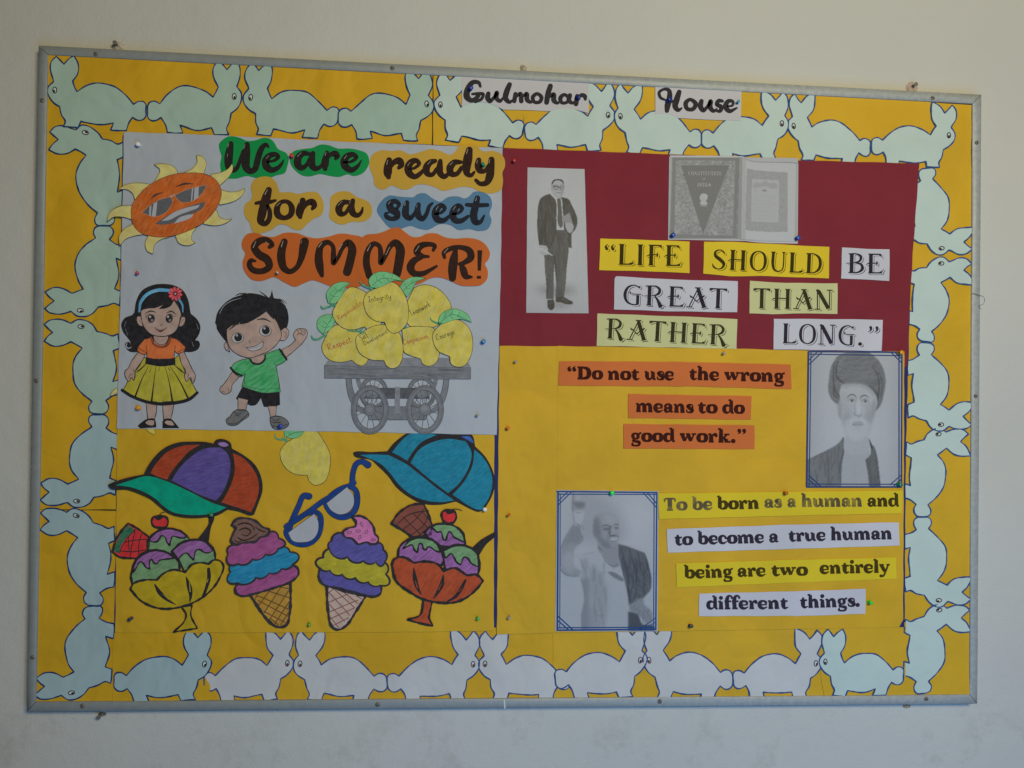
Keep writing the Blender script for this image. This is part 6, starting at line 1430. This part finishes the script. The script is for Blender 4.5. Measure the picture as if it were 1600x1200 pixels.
pins = [('white push pin in the top left corner of the white sheet', 217, 227, 5.5, (188, 190, 188), 4.2), ('red push pin between the green labels We and are', 455.5, 246, 6.4, (165, 40, 35), 3.8), ('dark pink push pin left of the orange SUMMER label', 215, 427, 5.5, (140, 50, 75), 3.2),
        ('orange push pin beside the girl\u2019s leg', 218, 638, 5.5, (190, 120, 20), 4.2), ('green push pin on the word ready', 756, 259.5, 6.8, (20, 110, 80), 3.6), ('red push pin on the maroon sheet near its top left corner', 802, 253, 3.8, (150, 44, 52), 3.4),
        ('blue push pin on the G of the house name', 735, 139.5, 3.0, (25, 50, 130), 4.0), ('blue push pin on the last letter of Gulmohar', 904, 154.5, 3.0, (20, 35, 100), 4.0), ('blue push pin on the H of House', 1043.5, 158, 3.0, (25, 40, 110), 4.4), ('teal push pin on the last letter of House', 1152, 161.5, 3.0, (50, 130, 150), 2.8),
        ('blue push pin at the lower left corner of the book print', 1050.5, 368.5, 5.2, (25, 60, 140), 4.2), ('blue push pin at the lower right corner of the book print', 1244.5, 373, 5.2, (30, 65, 140), 4.2), ('blue push pin on the boy\u2019s right shoe', 439, 666, 6.8, (25, 50, 140), 4.0),
        ('blue push pin right of the mango cart', 754.7, 535, 5.5, (40, 105, 150), 4.2), ('orange push pin at the upper left of the narrow yellow sheet', 792.5, 670, 4.3, (175, 75, 20), 3.4), ('small orange push pin halfway down the narrow yellow sheet', 796, 803.7, 4.3, (165, 80, 20), 2.8),
        ('bright green push pin on top of the raised-arm portrait', 955.3, 770.3, 6.0, (20, 190, 60), 4.2), ('green push pin at the lower right corner of the turban portrait', 1403, 757, 6.0, (30, 110, 85), 4.2), ('orange push pin at the upper right corner of the turban portrait', 1404.5, 552, 6.0, (185, 130, 20), 4.2),
        ('brown orange push pin on the slip with the word born', 1225, 770, 6.4, (150, 80, 15), 3.6), ('bright green push pin right of the word things', 1357, 940, 4.8, (30, 185, 45), 3.6), ('black push pin at the bottom right of the raised-arm portrait', 1077.5, 977.5, 4.7, (50, 48, 60), 3.8),
        ('dark push pin at the lower left of the ice cream sheet', 206.5, 965.5, 3.8, (52, 52, 66), 3.6), ('green push pin between the two ice cream cones', 483, 974, 3.8, (90, 140, 40), 3.2), ('green push pin right of the red sundae glass', 745.8, 965, 3.8, (70, 150, 60), 3.2), ('green push pin on the spoon under the red and purple cap', 330.5, 804.5, 7.2, (50, 100, 70), 3.6)]
for i, (lb, x, y, z, rgb, r) in enumerate(pins):
    rr_ = random.Random(i); pin(lb, x, y, z, rgb, r, (rr_.uniform(-14, 4), rr_.uniform(-16, 16)))
pin('white push pin at the lower right of the cyan cap', 756.3, 796, 4.7, (188, 190, 188), 4.0, (-8, 10))
for i, (lb, x, y, z) in enumerate([('clear push pin on the bottom of the letter S of SUMMER', 433.6, 427.8, 7.0), ('clear push pin at the lower right of the white sheet', 745.8, 649, 5.5), ('clear push pin near the top of the narrow yellow sheet', 805.5, 565, 4.3), ('clear push pin near the bottom of the narrow yellow sheet', 796, 963, 4.3), ('clear push pin below the slip reading RATHER', 1131, 551, 4.8)]):
    pin(lb, x, y, z, (0, 0, 0), 3.0, (-10 + 5*i, 8 - 5*i), clear=True)
